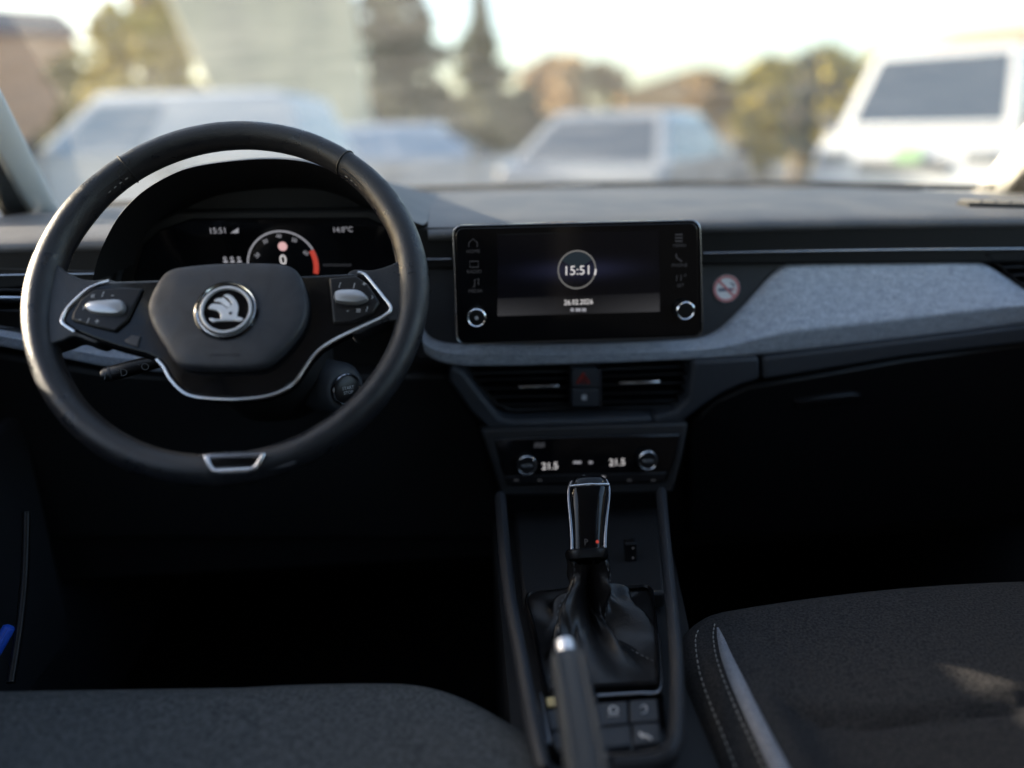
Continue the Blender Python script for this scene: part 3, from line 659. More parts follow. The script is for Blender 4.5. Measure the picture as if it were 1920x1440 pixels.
tube('hazard_triangle', tri, .0010, 'hazard', b1, closed=True, seg=6); tube('hazard_triangle', PV2.poly([(1089, 714), (1099, 714), (1094, 706)], .0006), .0007, 'hazard', b1, closed=True, seg=6)
band('lock_icon', PV2, PV2.at(1096, 741), .0011, .0018, 0, 180, 'print', b2, h=.0008, n=12); flat('lock_icon', PV2, [(1091, 741), (1100, 741), (1100, 750), (1091, 750)], M['print'], b2, h=.0006)
# side vents at both ends
PE = Plane((0, .905, 1.02), 0)
vent('side_air_vent', 'slatted air vent with thin silver bars at the far left of the dashboard', [(-60, 500), (205, 508), (235, 600), (120, 625), (-60, 612)],
     [((-60, 560), (150, 565)), ((-60, 580), (150, 584)), ((-60, 540), (150, 545))], ((-60, 558), (60, 560)), P=PE)
vent('side_air_vent', 'black slatted air vent at the right end beside the cloth band', [(1846, 474), (2000, 468), (2000, 590), (1925, 545)],
     [((1858, 486), (2000, 482)), ((1880, 500), (2000, 497)), ((1900, 515), (2000, 512)), ((1915, 530), (2000, 528))], None, P=PE)

# ================================================================== CLIMATE PANEL
PK = Plane((0, .868, .83), 10)
cp = thing('climate_panel', 'gloss black climate control panel with two chrome-ringed dials', 'control panel', PK.at(1100, 905))
plate('panel_face', PK, [(925, 822), (1278, 812), (1268, 860), (1250, 906), (1100, 910), (952, 912), (938, 870)], .02, 'gloss', cp, bevel=.003)
plate('panel_surround', PK, [(900, 805), (1292, 792), (1282, 850), (1262, 925), (940, 932), (918, 860)], .03, 'black', cp, h=-.004, bevel=.004)
tube('panel_edge', smoothpath(PK.poly([(1280, 812), (1275, 850), (1262, 905)], .001), 4), .0009, 'plastic', cp)
tube('panel_edge', smoothpath(PK.poly([(922, 822), (932, 862), (944, 905)], .001), 4), .0007, 'plastic', cp)
plate('key_bar', PK, [(945, 893), (1250, 886), (1247, 902), (952, 908)], .004, 'satin', cp, h=.002, bevel=.001)
plate('display_strip', PK, [(1030, 836), (1158, 832), (1160, 852), (1032, 855)], .003, 'screen', cp, h=.001)
for x, y in ((986, 868), (1210, 859)):
    c = PK.at(x, y); kb = lathe('dial', c, PK.n, [(.0118, .0), (.0115, .012), (.0105, .0138), (.0, .0138)], 'satin', cp)
    lathe('dial_ring', c, PK.n, [(.0119, .0118), (.0119, .0136), (.0110, .0146), (.0102, .0136)], 'chrome', kb, cap=False)
    text('dial_print', 'AUTO', PK, c, .0035, M['print'], kb, h=.0140)
kk = PK.scale(1100, 870)
text('temperature_text', '21.5', PK, PK.at(1031, 874), 13*kk, 'w1', cp, h=.001); text('temperature_text', '21.5', PK, PK.at(1157, 867), 13*kk, 'w1', cp, h=.001)
for x0, x1 in ((1075, 1090), (1104, 1111)): flat('fan_mark', PK, [(x0, 865), (x1, 865), (x1, 869), (x0, 869)], M['w2'], cp, h=.0008)
for x in (1006, 1016): flat('defrost_icon', PK, [(x-4, 831), (x+5, 829), (x+6, 838), (x-5, 840)], M['w3'], cp, h=.0008)
for x in (968, 1012, 1180, 1225): flat('key_print', PK, [(x-4, 899), (x+4, 899), (x+4, 902), (x-4, 902)], M['w3'], cp, h=.0026)
flat('key_print', PK, [(1128, 893), (1134, 893), (1134, 899), (1128, 899)], M['w2'], cp, h=.0026)

# ================================================================== CENTRE CONSOLE
ZC = .74
con = thing('centre_console', 'dark centre console with grey side rails, button panel between the seats', 'console', V((.11, .55, .40)))
def Zp(pts, z=ZC): return [onZ(x, y, z) for x, y in pts]
prism('console_body', [V((.035, .92, ZC-.03)), V((.265, .92, ZC-.03)), V((.185, .42, ZC-.03)), V((.03, .42, ZC-.03))], V((0, 0, -.30)), 'black', con)
# side rails rise towards the dashboard
def rail(pts, zs, r, name='side_rail', material='plastic'):
    p = smoothpath([onZ(x, y, z) for (x, y), z in zip(pts, zs)], 6)
    return tube(name, p, r, material, con, seg=12, flat=1.5, up=(0, 0, 1))
rail([(1240, 925), (1246, 1000), (1256, 1100), (1266, 1200), (1270, 1300), (1264, 1400), (1230, 1432), (1150, 1440)], [.80, .79, .775, .765, .755, .75, .745, .745], .0060)
rail([(938, 935), (946, 1030), (957, 1130), (972, 1210), (988, 1300), (1005, 1390), (1020, 1450)], [.80, .79, .775, .765, .755, .75, .745], .0066)
rail([(1250, 1120), (1256, 1200), (1262, 1300), (1252, 1388), (1215, 1412), (1130, 1420)], [.765, .76, .752, .748, .746, .746], .0022, 'rail_inlay', 'chrome_dark')
rail([(966, 1140), (985, 1230), (1003, 1310), (1026, 1400)], [.765, .76, .752, .748], .0018, 'rail_inlay', 'chrome_dark')
plate_ = lambda name, pts, z, th_, m_, **k: prism(name, Zp(pts, z), V((0, 0, -th_)), m_, con, **k)
plate_('storage_tray', [(965, 960), (1232, 950), (1248, 1110), (980, 1120)], .735, .02, 'black', bevel=.004)
plate_('gear_surround', [(984, 1108), (1225, 1098), (1238, 1200), (1244, 1300), (1030, 1310), (1005, 1200)], .742, .02, 'satin', bevel=.004)
bp = plate_('button_panel', [(1018, 1308), (1244, 1296), (1252, 1385), (1240, 1402), (1200, 1412), (1040, 1420)], .744, .02, 'gloss', bevel=.003)
tube('panel_trim', smoothpath(Zp([(1120, 1305), (1200, 1300), (1236, 1296), (1240, 1250), (1234, 1190)], .747), 5), .0018, 'chrome_dark', con)
tube('panel_trim', smoothpath(Zp([(1014, 1300), (1022, 1345), (1032, 1395)], .747), 5), .0016, 'chrome_dark', con)
BT = [[(1024, 1330), (1044, 1329), (1048, 1366), (1032, 1368)], [(1034, 1372), (1050, 1371), (1054, 1402), (1042, 1404)],
      [(1118, 1318), (1176, 1314), (1178, 1354), (1122, 1360)], [(1180, 1313), (1232, 1309), (1236, 1350), (1182, 1354)],
      [(1124, 1364), (1182, 1358), (1184, 1396), (1128, 1402)], [(1186, 1357), (1236, 1353), (1238, 1391), (1188, 1396)]]
for q in BT: prism('console_button', Zp(q, .750), V((0, 0, -.006)), 'lower', con, bevel=.0015)
PZ = Plane((0, 0, .7508), n=V((0, -.0001, 1)))
def zc(x, y): return onZ(x, y, .7508)
pk = (zc(1155, 1340)-zc(1145, 1340)).length/10
for pts in ([(1142, 1332), (1144, 1326), (1150, 1324), (1156, 1326), (1159, 1332), (1156, 1336), (1145, 1337)],): tube('button_print', [zc(*p) for p in pts], .0005, 'print_w', con, closed=True, seg=5)
tube('button_print', [zc(1141, 1342), zc(1160, 1341)], .0005, 'print', con, seg=5)
tube('button_print', smoothpath([zc(*p) for p in ((1201, 1326), (1208, 1322), (1213, 1328), (1210, 1336), (1203, 1338))], 4), .0005, 'print', con, seg=5)
tube('button_print', smoothpath([zc(*p) for p in ((1200, 1374), (1204, 1381), (1211, 1379), (1221, 1386))], 3), .0010, 'print_w', con, seg=5)
plate_('parking_sign', [(1024, 1308), (1040, 1306), (1042, 1322), (1027, 1324)], .7465, .002, mat('yellow lit print', (.7, .5, .22), .5))
# gear boot: folded soft leather
gl = thing('gear_lever', 'tall black gear lever with chrome-edged knob and folded leather boot', 'gear lever', onZ(1105, 1200, .745))
base = Zp([(990, 1120), (1060, 1112), (1130, 1108), (1190, 1104), (1218, 1106), (1228, 1150), (1232, 1200), (1232, 1250), (1230, 1284), (1180, 1288), (1110, 1292), (1045, 1298), (1026, 1296), (1012, 1240), (1000, 1180)], .745)
GB = onY(1100, 1040, .655)         # top of the boot, round the lever
def boot():
    N = 60; bpts = smoothpath(base, 8, True); N = len(bpts); rings = []
    ctr = sum(bpts, V((0, 0, 0)))/N
    for t in (0, .05, .12, .22, .34, .46, .58, .70, .82, .92, 1):
        r = []
        for i, p in enumerate(bpts):
            a = math.atan2(p.y-ctr.y, p.x-ctr.x); top = GB+V((math.cos(a)*.021, math.sin(a)*.019, 0))
            f = t**1.7 if t < 1 else 1
            q = p.lerp(top, 0); q = V((p.x+(top.x-p.x)*(1-(1-t)**2.5), p.y+(top.y-p.y)*(1-(1-t)**2.5), p.z+(top.z-p.z)*t**1.5))
            am = math.sin(math.pi*t)**.8
            fold = 1.3*(.011*math.sin(3*a+1.1+2.2*t)+.010*(1-2*abs(math.sin(2.5*a-2*t+.4))**.6)+.006*(1-2*abs(math.sin(4*a+5*t))**.5)+.003*math.sin(11*a+9*t))*am
            q += V((math.cos(a), math.sin(a), .5))*fold; r.append(q)
        rings.append(r)
    loft('boot', rings, 'leather_fold', gl, cap=False, sub=1)
    for ang in (-.75, -2.3):
        k_ = min(range(N), key=lambda i: abs((math.atan2(bpts[i].y-ctr.y, bpts[i].x-ctr.x)-ang+math.pi) % (2*math.pi)-math.pi))
        path = smoothpath([r[k_]+V((math.cos(ang)*.0012, math.sin(ang)*.0012, .0012)) for r in rings], 5)
        stitches('boot_stitching', path, gl, .003, .003, .0005, 'print_d')
    dome('boot_frame', bpts, V((0, 0, 1)), [(1.02, -.01), (1.02, .003), (.99, .005), (.96, .003)], 'satin', gl, cap=False)
boot()
# shaft and knob: rounded rectangular sections up the lever
T0, T1 = GB, onY(1101, 896, .70)
d = (T1-T0).normalized(); rx = V((1, 0, 0)); ry = d.cross(rx).normalized()
def ksec(t, wx, wy, e=3.0, n=28, off=0):
    c = T0+(T1-T0)*t+ry*off
    return [c+rx*(wx*math.copysign(abs(math.cos(a))**(2/e), math.cos(a)))+ry*(wy*math.copysign(abs(math.sin(a))**(2/e), math.sin(a))) for a in (2*math.pi*i/n for i in range(n))]
loft('collar', [ksec(-.06, .0185, .0165), ksec(.0, .0200, .0180), ksec(.04, .0200, .0180), ksec(.06, .0180, .016)], 'satin', gl)
loft('knob', [ksec(.05, .0165, .015), ksec(.2, .0170, .016), ksec(.45, .0185, .018), ksec(.7, .0205, .020), ksec(.86, .0205, .0205), ksec(.95, .0185, .018), ksec(1.0, .0135, .013), ksec(1.012, .004, .004)], 'gloss', gl)
for s in (-1, 1):
    tube('knob_chrome', smoothpath([T0+(T1-T0)*t+rx*(s*wx)+ry*-.012 if ry.y > 0 else T0+(T1-T0)*t+rx*(s*wx)+ry*.012 for t, wx in ((.06, .0160), (.2, .0163), (.45, .0178), (.7, .0198), (.84, .0196), (.93, .0165))], 5), .0016, 'chrome_dark', gl)
fr = -1 if ry.y > 0 else 1       # side of the knob that faces the camera
tube('knob_band', [T0+(T1-T0)*.855+rx*x+ry*(fr*(.0208-abs(x)*.22)) for x in (-.019, -.013, -.006, 0, .006, .013, .019)], .0016, 'chrome', gl)
PKn = Plane(T0+(T1-T0)*.12+ry*(fr*.0165), n=(ry*fr))
lathe('lock_lamp', T0+(T1-T0)*.13+rx*.008+ry*(fr*.0155), ry*fr, [(.0, .0012), (.0016, .0008)], 'red', gl, seg=12, cap=False)
text('knob_print', 'P', PKn, T0+(T1-T0)*.13-rx*.003+ry*(fr*.0165), .006, M['w3'], gl, h=.0004)
PKt = Plane(T1, n=d)
for i, s in enumerate('PRND'): text('gate_letter', s, PKt, T0+(T1-T0)*1.012+rx*(-.004)+ry*(fr*(-.005+.0035*i)), .0032, 'print_w', gl, h=.0006)
# small upright tag in the storage tray
tagp = thing('charging_socket', 'small dark socket strip standing right of the gear lever', 'socket', onZ(1185, 1080, .74))
prism('socket_strip', [onY(1172, 1020, .76), onY(1194, 1018, .76), onY(1198, 1085, .76), onY(1176, 1088, .76)], V((0, .012, 0)), 'satin', tagp, bevel=.002)
for y in (1026, 1044, 1060): flat('socket_mark', Plane((0, .76, .8), 0), [(1185, y), (1189, y), (1189, y+4), (1185, y+4)], M['w3'], tagp, h=.0008)
# parking brake lever
hbk = thing('parking_brake_lever', 'ribbed black parking brake lever with chrome push button', 'brake lever', onZ(1100, 1440, .74))
A, B = onY(1064, 1236, .485), onY(1110, 1500, .395); B = A+(B-A)*1.25
dd = (B-A).normalized(); sx_ = V((1, 0, 0)); sx_ = (sx_-dd*sx_.dot(dd)).normalized(); sz_ = sx_.cross(dd)
if sz_.z < 0: sz_ = -sz_
def hsec(t, wx, wz, n=24, e=3.2):
    c = A+(B-A)*t; return [c+sx_*(wx*math.copysign(abs(math.cos(a))**(2/e), math.cos(a)))+sz_*(wz*math.copysign(abs(math.sin(a))**(2/e), math.sin(a))) for a in (2*math.pi*i/n for i in range(n))]
loft('grip', [hsec(-.02, .0102, .0112), hsec(0, .0126, .0136), hsec(.08, .0132, .0145), hsec(.4, .0142, .0155), hsec(.8, .0150, .016), hsec(1, .015, .016)], 'grip', hbk)
for s in (-1, 1): tube('grip_ridge', [A+(B-A)*t+sx_*(s*(.0088+.002*t))+sz_*(.0138+.002*t) for t in (.02, .2, .5, .8, 1)], .0020, 'grip', hbk, seg=8)
lathe('push_button', A-dd*.002, -dd, [(.0072, -.004), (.0074, .010), (.0070, .0125), (.0055, .0135), (.0, .0135)], 'bright', hbk)

# ================================================================== SEATS
def seat_cushion(root, cx, hw, yf, yb, ztop, material, bump, corner=.09, round_=.05, N=90, K=90, nip=.34, nipl=None):
    nipl = nip if nipl is None else nipl
    """cushion skin over a rounded plan; bump(x,y) shapes the upholstery"""
    def plan(s, u=1):                 # half width at depth s (0 front .. 1 back)
        d_ = s*(yf-yb); return hw*(1 if d_ > corner else (1-(1-d_/corner)**2.6*(nip if u > 0 else nipl)))
    vs, fs = [], []
    for j in range(K+1):
        s = j/K; y = yf-(yf-yb)*s
        for i in range(N+1):
            u = -1+2*i/N; w_ = plan(s, u); x = cx+u*w_
            de = (1-abs(u))*w_; df = s*(yf-yb); e = 0
            for dist in (de, df):
                if dist < round_: e += round_-math.sqrt(max(0, round_**2-(round_-dist)**2))
            vs.append(V((x, y, ztop-e+bump(x, y, u))))
    n0 = N+1
    for j in range(K):
        for i in range(N): a = j*n0+i; fs.append((a, a+1, a+n0+1, a+n0))
    ring = [i for i in range(N+1)]+[j*n0+N for j in range(1, K+1)]+[K*n0+i for i in range(N-1, -1, -1)]+[j*n0 for j in range(K-1, 0, -1)]
    off = len(vs); vs += [V((vs[i].x, vs[i].y, ztop-.20)) for i in ring]; m_ = len(ring)
    for k_ in range(m_): fs.append((ring[k_], ring[(k_+1) % m_], off+(k_+1) % m_, off+k_))
    link('cushion', mesh(vs, fs), material, root)
    def surf(x, y):
        s = min(max((yf-y)/(yf-yb), 0), 1); w_ = plan(s, x-cx); u = (x-cx)/w_; de = max(0, (1-abs(u))*w_); df = s*(yf-yb); e = 0
        for dist in (de, df):
            if dist < round_: e += round_-math.sqrt(max(0, round_**2-(round_-dist)**2))
        return V((x, y, ztop-e+bump(x, y, u)))
    return surf
ps = thing('passenger_seat', 'charcoal cloth passenger seat cushion with pale side strip and stitching', 'seat', V((.50, .40, .42)))
SEAM = [onZ(x, y, .735) for x, y in ((1398, 1272), (1440, 1300), (1500, 1334), (1560, 1347), (1680, 1349), (1800, 1345), (1920, 1322), (2040, 1280))]
def pbump(x, y, u):
    # front roll and side bolster raised, seat panel sunk behind a seam
    P_ = SEAM; sm = P_[0].y if x <= P_[0].x else P_[-1].y
    for a_, b_ in zip(P_, P_[1:]):
        if a_.x <= x <= b_.x: sm = a_.y+(b_.y-a_.y)*(x-a_.x)/(b_.x-a_.x)
    inside = 1/(1+math.exp(-(x-.262)/.006)); dpt = y-sm
    g_ = -.008*math.exp(-(dpt/.007)**2)*inside
    sink = -.010/(1+math.exp(dpt/.006))*inside
    fr_ = min(1, max(0, (.66-y)/.12))
    return g_+sink+.020*(1-u*u)+.012*math.exp(-((abs(u)-.84)/.12)**2)*fr_
psurf = seat_cushion(ps, .505, .315, .686, .05, .724, 'seat', pbump, corner=.09, round_=.032, nip=.2)
def onsurf(pts, lift=.0012, f=psurf):
    out = []
    for x, y in pts:
        z = .72
        for _ in range(12): p = onZ(x, y, z); z = f(p.x, p.y).z
        out.append(V((p.x, p.y, z+lift)))
    return out
sl_, sr_ = onsurf([(1344, 1180), (1345, 1200), (1352, 1235), (1368, 1280), (1392, 1335), (1420, 1395), (1450, 1460)]), onsurf([(1347, 1180), (1358, 1200), (1374, 1235), (1397, 1280), (1424, 1335), (1455, 1395), (1490, 1460)])
sl_, sr_ = smoothpath(sl_, 5), smoothpath(sr_, 5)
link('side_strip', mesh(sl_+sr_, [(i, i+1, i+1+len(sl_), i+len(sl_)) for i in range(len(sl_)-1)]), 'strip', ps, solid=.002, soff=0)
stitches('seam_stitching', smoothpath(onsurf([(1340, 1172), (1337, 1195), (1343, 1235), (1359, 1282), (1382, 1337), (1410, 1397), (1438, 1460)]), 6), ps)
stitches('seam_stitching', smoothpath(onsurf([(1309, 1184), (1304, 1200), (1306, 1230), (1313, 1268), (1330, 1318), (1355, 1380), (1382, 1450)]), 6), ps)
ds = thing('driver_seat', 'plain grey driver seat cushion in the near lower left, behind the wheel', 'seat', V((-.21, .35, .42)))
seat_cushion(ds, -.205, .360, .610, .02, .735, 'seat_d', lambda x, y, u: .014*(1-u*u) if u > 0 else .014+.022*-u, corner=.34, round_=.06, nip=.56, nipl=.05)
for root, cx in ((ps, .50), (ds, -.215)):
    y0 = -.06 if root is ps else -.10
    Rb = Matrix.Rotation(rad(-20), 3, 'X')
    box('backrest', (cx, y0-.13, .98), (.50, .12, .62), 'seat', root, rot=Rb, bevel=.05, seg=3)
    box('headrest', (cx, y0-.30, 1.37), (.26, .10, .17), 'seat', root, rot=Rb, bevel=.04, seg=3)
# driver's door pocket with a blue pen
dr = thing('door_pocket', 'faint dark door pocket edge at the lower left corner', 'door pocket', V((-.50, .62, .50)))
prism('pocket_panel', [V((-.545, .95, .88)), V((-.545, .50, .88)), V((-.545, .45, .55)), V((-.545, .95, .55))], V((-.02, 0, 0)), 'plastic', dr, bevel=.008)
tube('pocket_lip', smoothpath([onY(50, 960, .78), onY(46, 1080, .74), onY(36, 1180, .70), onY(20, 1280, .66)], 6), .004, 'satin', dr)
pen = thing('blue_pen', 'bright blue plastic pen lying in the door pocket at lower left', 'pen', onY(-30, 1260, .66))
a, b = onY(20, 1172, .70), onY(-50, 1290, .66)
M['blue'] = mat('bright blue plastic', (.02, .10, .62), .4)
tube('pen_barrel', [a, a+(b-a)*.04, a+(b-a)*.5, b], [.003, .0062, .0065, .0065], 'blue', pen, seg=14)
tube('pen_clip', [a+(b-a)*.1+V((.004, -.004, .004)), a+(b-a)*.5+V((.004, -.004, .004))], .0018, 'blue', pen, seg=8)

# ================================================================== OUTSIDE
M['car_white'] = mat('white car paint', (.46, .47, .49), .22, coat=.6)
M['car_silver'] = mat('pale silver-blue car paint', (.44, .48, .54), .25, metal=.25, coat=.6)
M['car_grey'] = mat('grey car paint', (.22, .235, .265), .25, coat=.6)
M['cglass'] = mat('tinted car glass', (.035, .048, .070), .08, spec=.7)
M['cglass_l'] = mat('light car glass', (.16, .22, .28), .06, spec=.9)
M['cglass_b'] = mat('blue car glass', (.22, .30, .40), .06, spec=.8)
M['tyre'] = mat('tyre rubber', (.015, .015, .016), .8); M['rimm'] = mat('alloy', (.5, .5, .52), .3, metal=.8)
M['lamp'] = mat('lamp lens', (.16, .17, .18), .1); M['lamp_r'] = mat('tail lamp', (.35, .02, .02), .15); M['trim'] = mat('exterior black trim', (.02, .02, .021), .5)
def parked_car(label, at, heading, L, Wd, H, hood, belt, nose, wsb, wst, rst, rsb, paint, glass, front=True, group='cars parked in the yard', name='parked_car', sidewin=True, rear_panel=False, extra=None):
    """own axes: +x forward, y left, z up; nose = hood height at the front, ws* windscreen foot/top, rs* rear glass top/foot (x, measured from the middle)"""
    t = thing(name, label, 'van' if 'van' in label else 'car', (at[0], at[1], 0), group)
    Rz = Matrix.Rotation(heading, 3, 'Z'); O = V((at[0], at[1], 0))
    P = lambda x, y, z: O+Rz @ V((x, y, z))
    hl, hw = L/2, Wd/2
    def ring(y, ins):
        pr = [(-hl+ins, .35), (-hl+ins*1.2, .75), (-hl+.05+ins, belt-.03), (rsb, belt), (wsb, belt), (wsb+.25, hood), (hl-.35, nose+.05), (hl-.05-ins, nose-.12), (hl-ins, .45), (hl-.08, .25), (-hl+.1, .25)]
        return [P(x, y, z) for x, z in pr]
    loft('body', [ring(-hw+.03, .10), ring(-hw, .05), ring(-hw*.9, .0), ring(0, -.02), ring(hw*.9, .0), ring(hw, .05), ring(hw-.03, .10)], paint, t, bevel=.11, seg=4, ang=20)
    ti = .16 if H > 1.55 else .22
    b4 = [(wsb, -hw+.07), (wsb, hw-.07), (rsb, hw-.07), (rsb, -hw+.07)]; t4 = [(wst, -hw+.07+ti), (wst, hw-.07-ti), (rst, hw-.07-ti), (rst, -hw+.07+ti)]
    lo = [P(x, y, belt-.02) for x, y in b4]; hi = [P(x, y, H-.05) for x, y in t4]; tp = [P(x*.93, y*.90, H) for x, y in t4]
    loft('cabin', [lo, hi, tp], paint, t, bevel=.10, seg=4, ang=15)
    def pane(a, b, c, d, nm, g=glass, m=(.07, .93, .06, .94)):
        q = lambda u, v: (a*(1-u)+b*u)*(1-v)+(d*(1-u)+c*u)*v
        pts = [q(m[0], m[2]), q(m[1], m[2]), q(m[1], m[3]), q(m[0], m[3])]
        n = (pts[1]-pts[0]).cross(pts[3]-pts[0]).normalized(); ctr = (lo[0]+lo[2]+hi[0]+hi[2])/4
        if n.dot(pts[0]-ctr) < 0: n = -n
        prism(nm, [p+n*.006 for p in pts], -n*.02, g, t, bevel=.003)
    pane(lo[0], lo[1], hi[1], hi[0], 'windscreen'); pane(lo[2], lo[3], hi[3], hi[2], 'rear_window')
    if sidewin:
        for s, (a, b, c, d) in enumerate(((lo[1], lo[2], hi[2], hi[1]), (lo[3], lo[0], hi[0], hi[3]))):
            sp_ = ((.05, .47, .1, .9), (.52, .93, .1, .9)) if not rear_panel else ((.06, .40, .1, .9),)
            if s == 1: sp_ = tuple((1-v, 1-u, p, q) for u, v, p, q in sp_)
            for mm in sp_: pane(a, b, c, d, 'side_window', m=mm)
    for sx in (1, -1):
        for sy in (1, -1):
            c_ = P(sx*(hl-.78), sy*(hw-.09), .31); ax_ = Rz @ V((0, sy, 0))
            wh = lathe('wheel', c_, ax_, [(.30, -.10), (.315, -.07), (.315, .05), (.29, .10), (.2, .10), (.2, .08)], 'tyre', t, cap=False, seg=28)
            lathe('wheel_rim', c_, ax_, [(.20, .085), (.19, .06), (.06, .075), (.0, .09)], 'rimm', wh, cap=False, seg=28)
            box('headlamp' if sx > 0 else 'tail_lamp', P(sx*(hl-.10), sy*(hw-.26), (nose-.16) if sx > 0 else belt-.22), (.16, .34, .16), 'lamp' if sx > 0 else 'lamp_r', t, rot=Rz, bevel=.03)
    for sy in (1, -1): box('mirror', P(wsb-.12, sy*(hw+.06), belt+.07), (.10, .20, .16), 'trim', t, rot=Rz, bevel=.03)
    box('bumper', P(hl-.06, 0, .42), (.16, Wd*.86, .22), 'trim', t, rot=Rz, bevel=.04); box('bumper', P(-hl+.06, 0, .42), (.16, Wd*.86, .22), 'trim', t, rot=Rz, bevel=.04)
    box('number_plate', P(hl+.035, 0, .52), (.02, .5, .11), 'st_w', t, rot=Rz); box('number_plate', P(-hl-.035, 0, .62), (.02, .5, .11), 'st_w', t, rot=Rz)
    gr = box('grille', P(hl-.01, 0, nose-.24), (.08, Wd*.46, .13), 'trim', t, rot=Rz, bevel=.02)
    for k_ in range(3): box('grille_bar', P(hl+.035, 0, nose-.28+.04*k_), (.02, Wd*.42, .012), 'rimm', gr, rot=Rz)
    for sy in (1, -1):
        for x_ in (wsb-.15, (wsb+rsb)/2-.1):
            box('door_gap', P(x_, sy*(hw+.001), (belt+.35)/2), (.012, .012, belt-.45), 'trim', t, rot=Rz)
        box('door_handle', P((wsb+rsb)/2+.05, sy*(hw+.012), belt-.14), (.16, .03, .03), 'trim', t, rot=Rz, bevel=.008)
        box('sill_trim', P(0, sy*(hw-.01), .30), (L*.55, .04, .10), 'trim', t, rot=Rz, bevel=.01)
    if extra: extra(t, P, Rz)
    return t
def gx(px, Y): return onY(px, 250, Y).x
# white van seen from its side, nose to the left
parked_car('white panel van standing sideways behind the steering wheel, nose to the left', (gx(305, 8.8), 8.8), rad(180-8), 3.8, 1.8, 1.64, 1.00, 1.06, .92, .95, .30, -1.6, -1.8, 'car_white', 'cglass_l', rear_panel=True)
parked_car('small pale blue hatchback half hidden by the wheel rim', (gx(812, 12.4), 12.4), rad(-8), 4.5, 1.7, 1.36, .90, .86, .76, .85, .15, -1.35, -1.80, 'car_silver', 'cglass_b')
parked_car('grey hatchback with dark rear window above the touchscreen', (gx(1205, 9.6), 9.6), rad(58), 4.1, 1.86, 1.40, .94, .90, .80, .95, .25, -1.20, -1.85, 'car_grey', 'cglass')
def vanx(t, P, Rz):
    M['green'] = mat('green sticker', (.22, .38, .20), .5)
    box('green_sticker', P(2.27, .05, .90), (.03, .26, .16), 'green', t, rot=Rz)
parked_car('tall white van facing us with wide dark windscreen at the right', (gx(1800, 9.8), 9.8), rad(-136), 4.5, 1.98, 2.02, 1.14, 1.18, 1.02, 1.70, 1.20, -2.1, -2.2, 'car_white', 'cglass', extra=vanx)

def streaked(name, a, b):
    m = mat(name, a, .9); n = m.node_tree; L = n.links.new; tc = n.nodes.new('ShaderNodeTexCoord'); mp = n.nodes.new('ShaderNodeMapping'); mp.inputs['Scale'].default_value = (1.6, 1.6, .25)
    t = n.nodes.new('ShaderNodeTexNoise'); t.inputs['Scale'].default_value = 1.1; t.inputs['Detail'].default_value = 4; r = n.nodes.new('ShaderNodeValToRGB')
    r.color_ramp.elements[0].position = .38; r.color_ramp.elements[0].color = (*b, 1); r.color_ramp.elements[1].position = .6; r.color_ramp.elements[1].color = (*a, 1)
    L(tc.outputs['Object'], mp.inputs[0]); L(mp.outputs[0], t.inputs[0]); L(t.outputs[0], r.inputs[0]); L(r.outputs[0], n.nodes['Principled BSDF'].inputs['Base Color']); return m
# houses
def house(label, x, y, w_, d_, hw_, hr, wall, roof, rot=0, cat='house'):
    t = thing('house', label, cat, (x, y, 0), 'houses beyond the yard'); R_ = Matrix.Rotation(rad(rot), 3, 'Z'); P = lambda a, b, c: V((x, y, 0))+R_ @ V((a, b, c))
    a, b = w_/2, d_/2
    pr = [(-a, 0), (a, 0), (a, hw_), (0, hw_+hr), (-a, hw_)]
    prism('wall', [P(u, -b, z) for u, z in pr], R_ @ V((0, d_, 0)), wall, t)
    for s in (-1, 1):
        q = [P(s*(a+.3), -b-.3, hw_-.3*hr/a+.06), P(0, -b-.3, hw_+hr+.06), P(0, b+.3, hw_+hr+.06), P(s*(a+.3), b+.3, hw_-.3*hr/a+.06)]
        prism('roof', q, V((0, 0, .14)), roof, t)
    for u in (-.5, .5):
        for z in (1.0, 3.4):
            if z+1.2 < hw_:
                wn = box('window', P(u*a, -b-.01, z+.6), (1.0, .08, 1.1), 'st_w', t, rot=R_); box('pane', P(u*a, -b-.05, z+.6), (.86, .06, .96), 'cglass', wn, rot=R_)
    box('chimney', P(a*.3, 0, hw_+hr*.9), (.6, .6, 1.4), wall, t, rot=R_)
    return t
M['brick'] = mat('orange render', (.70, .40, .24), .9, var=.12, vscale=3); M['tan'] = mat('tan render', (.44, .30, .17), .9, var=.1, vscale=1); M['rooft'] = mat('dark roof tiles', (.07, .065, .075), .8, var=.2, vscale=4)
M['roofr'] = mat('brown roof tiles', (.30, .19, .12), .8, var=.2, vscale=4); M['pale'] = streaked('pale streaked render', (.56, .51, .37), (.43, .40, .31))
house('orange house at the left edge with a dark roof side', gx(-60, 40), 40, 9.5, 9, 5.6, 1.4, 'brick', 'rooft', -58)
house('low brown-roofed house far behind the right van', gx(1890, 48), 48, 12, 9, 4.2, 2.3, 'tan', 'roofr', 20)
house('low tan house far behind the yard, right of the broad bare brown tree', gx(1290, 80), 80, 14, 9, 4.4, 2.0, 'tan', 'roofr', -10)
# pale leaning wall
Yw = 13.0
pw = thing('pale_wall', 'tall pale grey-beige slanting wall rising behind the white van', 'wall', onY(540, 330, Yw))
prism('wall_slab', [onY(425, 330, Yw), onY(735, 330, Yw), onY(690, 200, Yw), onY(660, 0, Yw), onY(640, -140, Yw), onY(245, -140, Yw), onY(312, 0, Yw), onY(395, 180, Yw)], V((0, .4, 0)), 'pale', pw, bevel=.03)

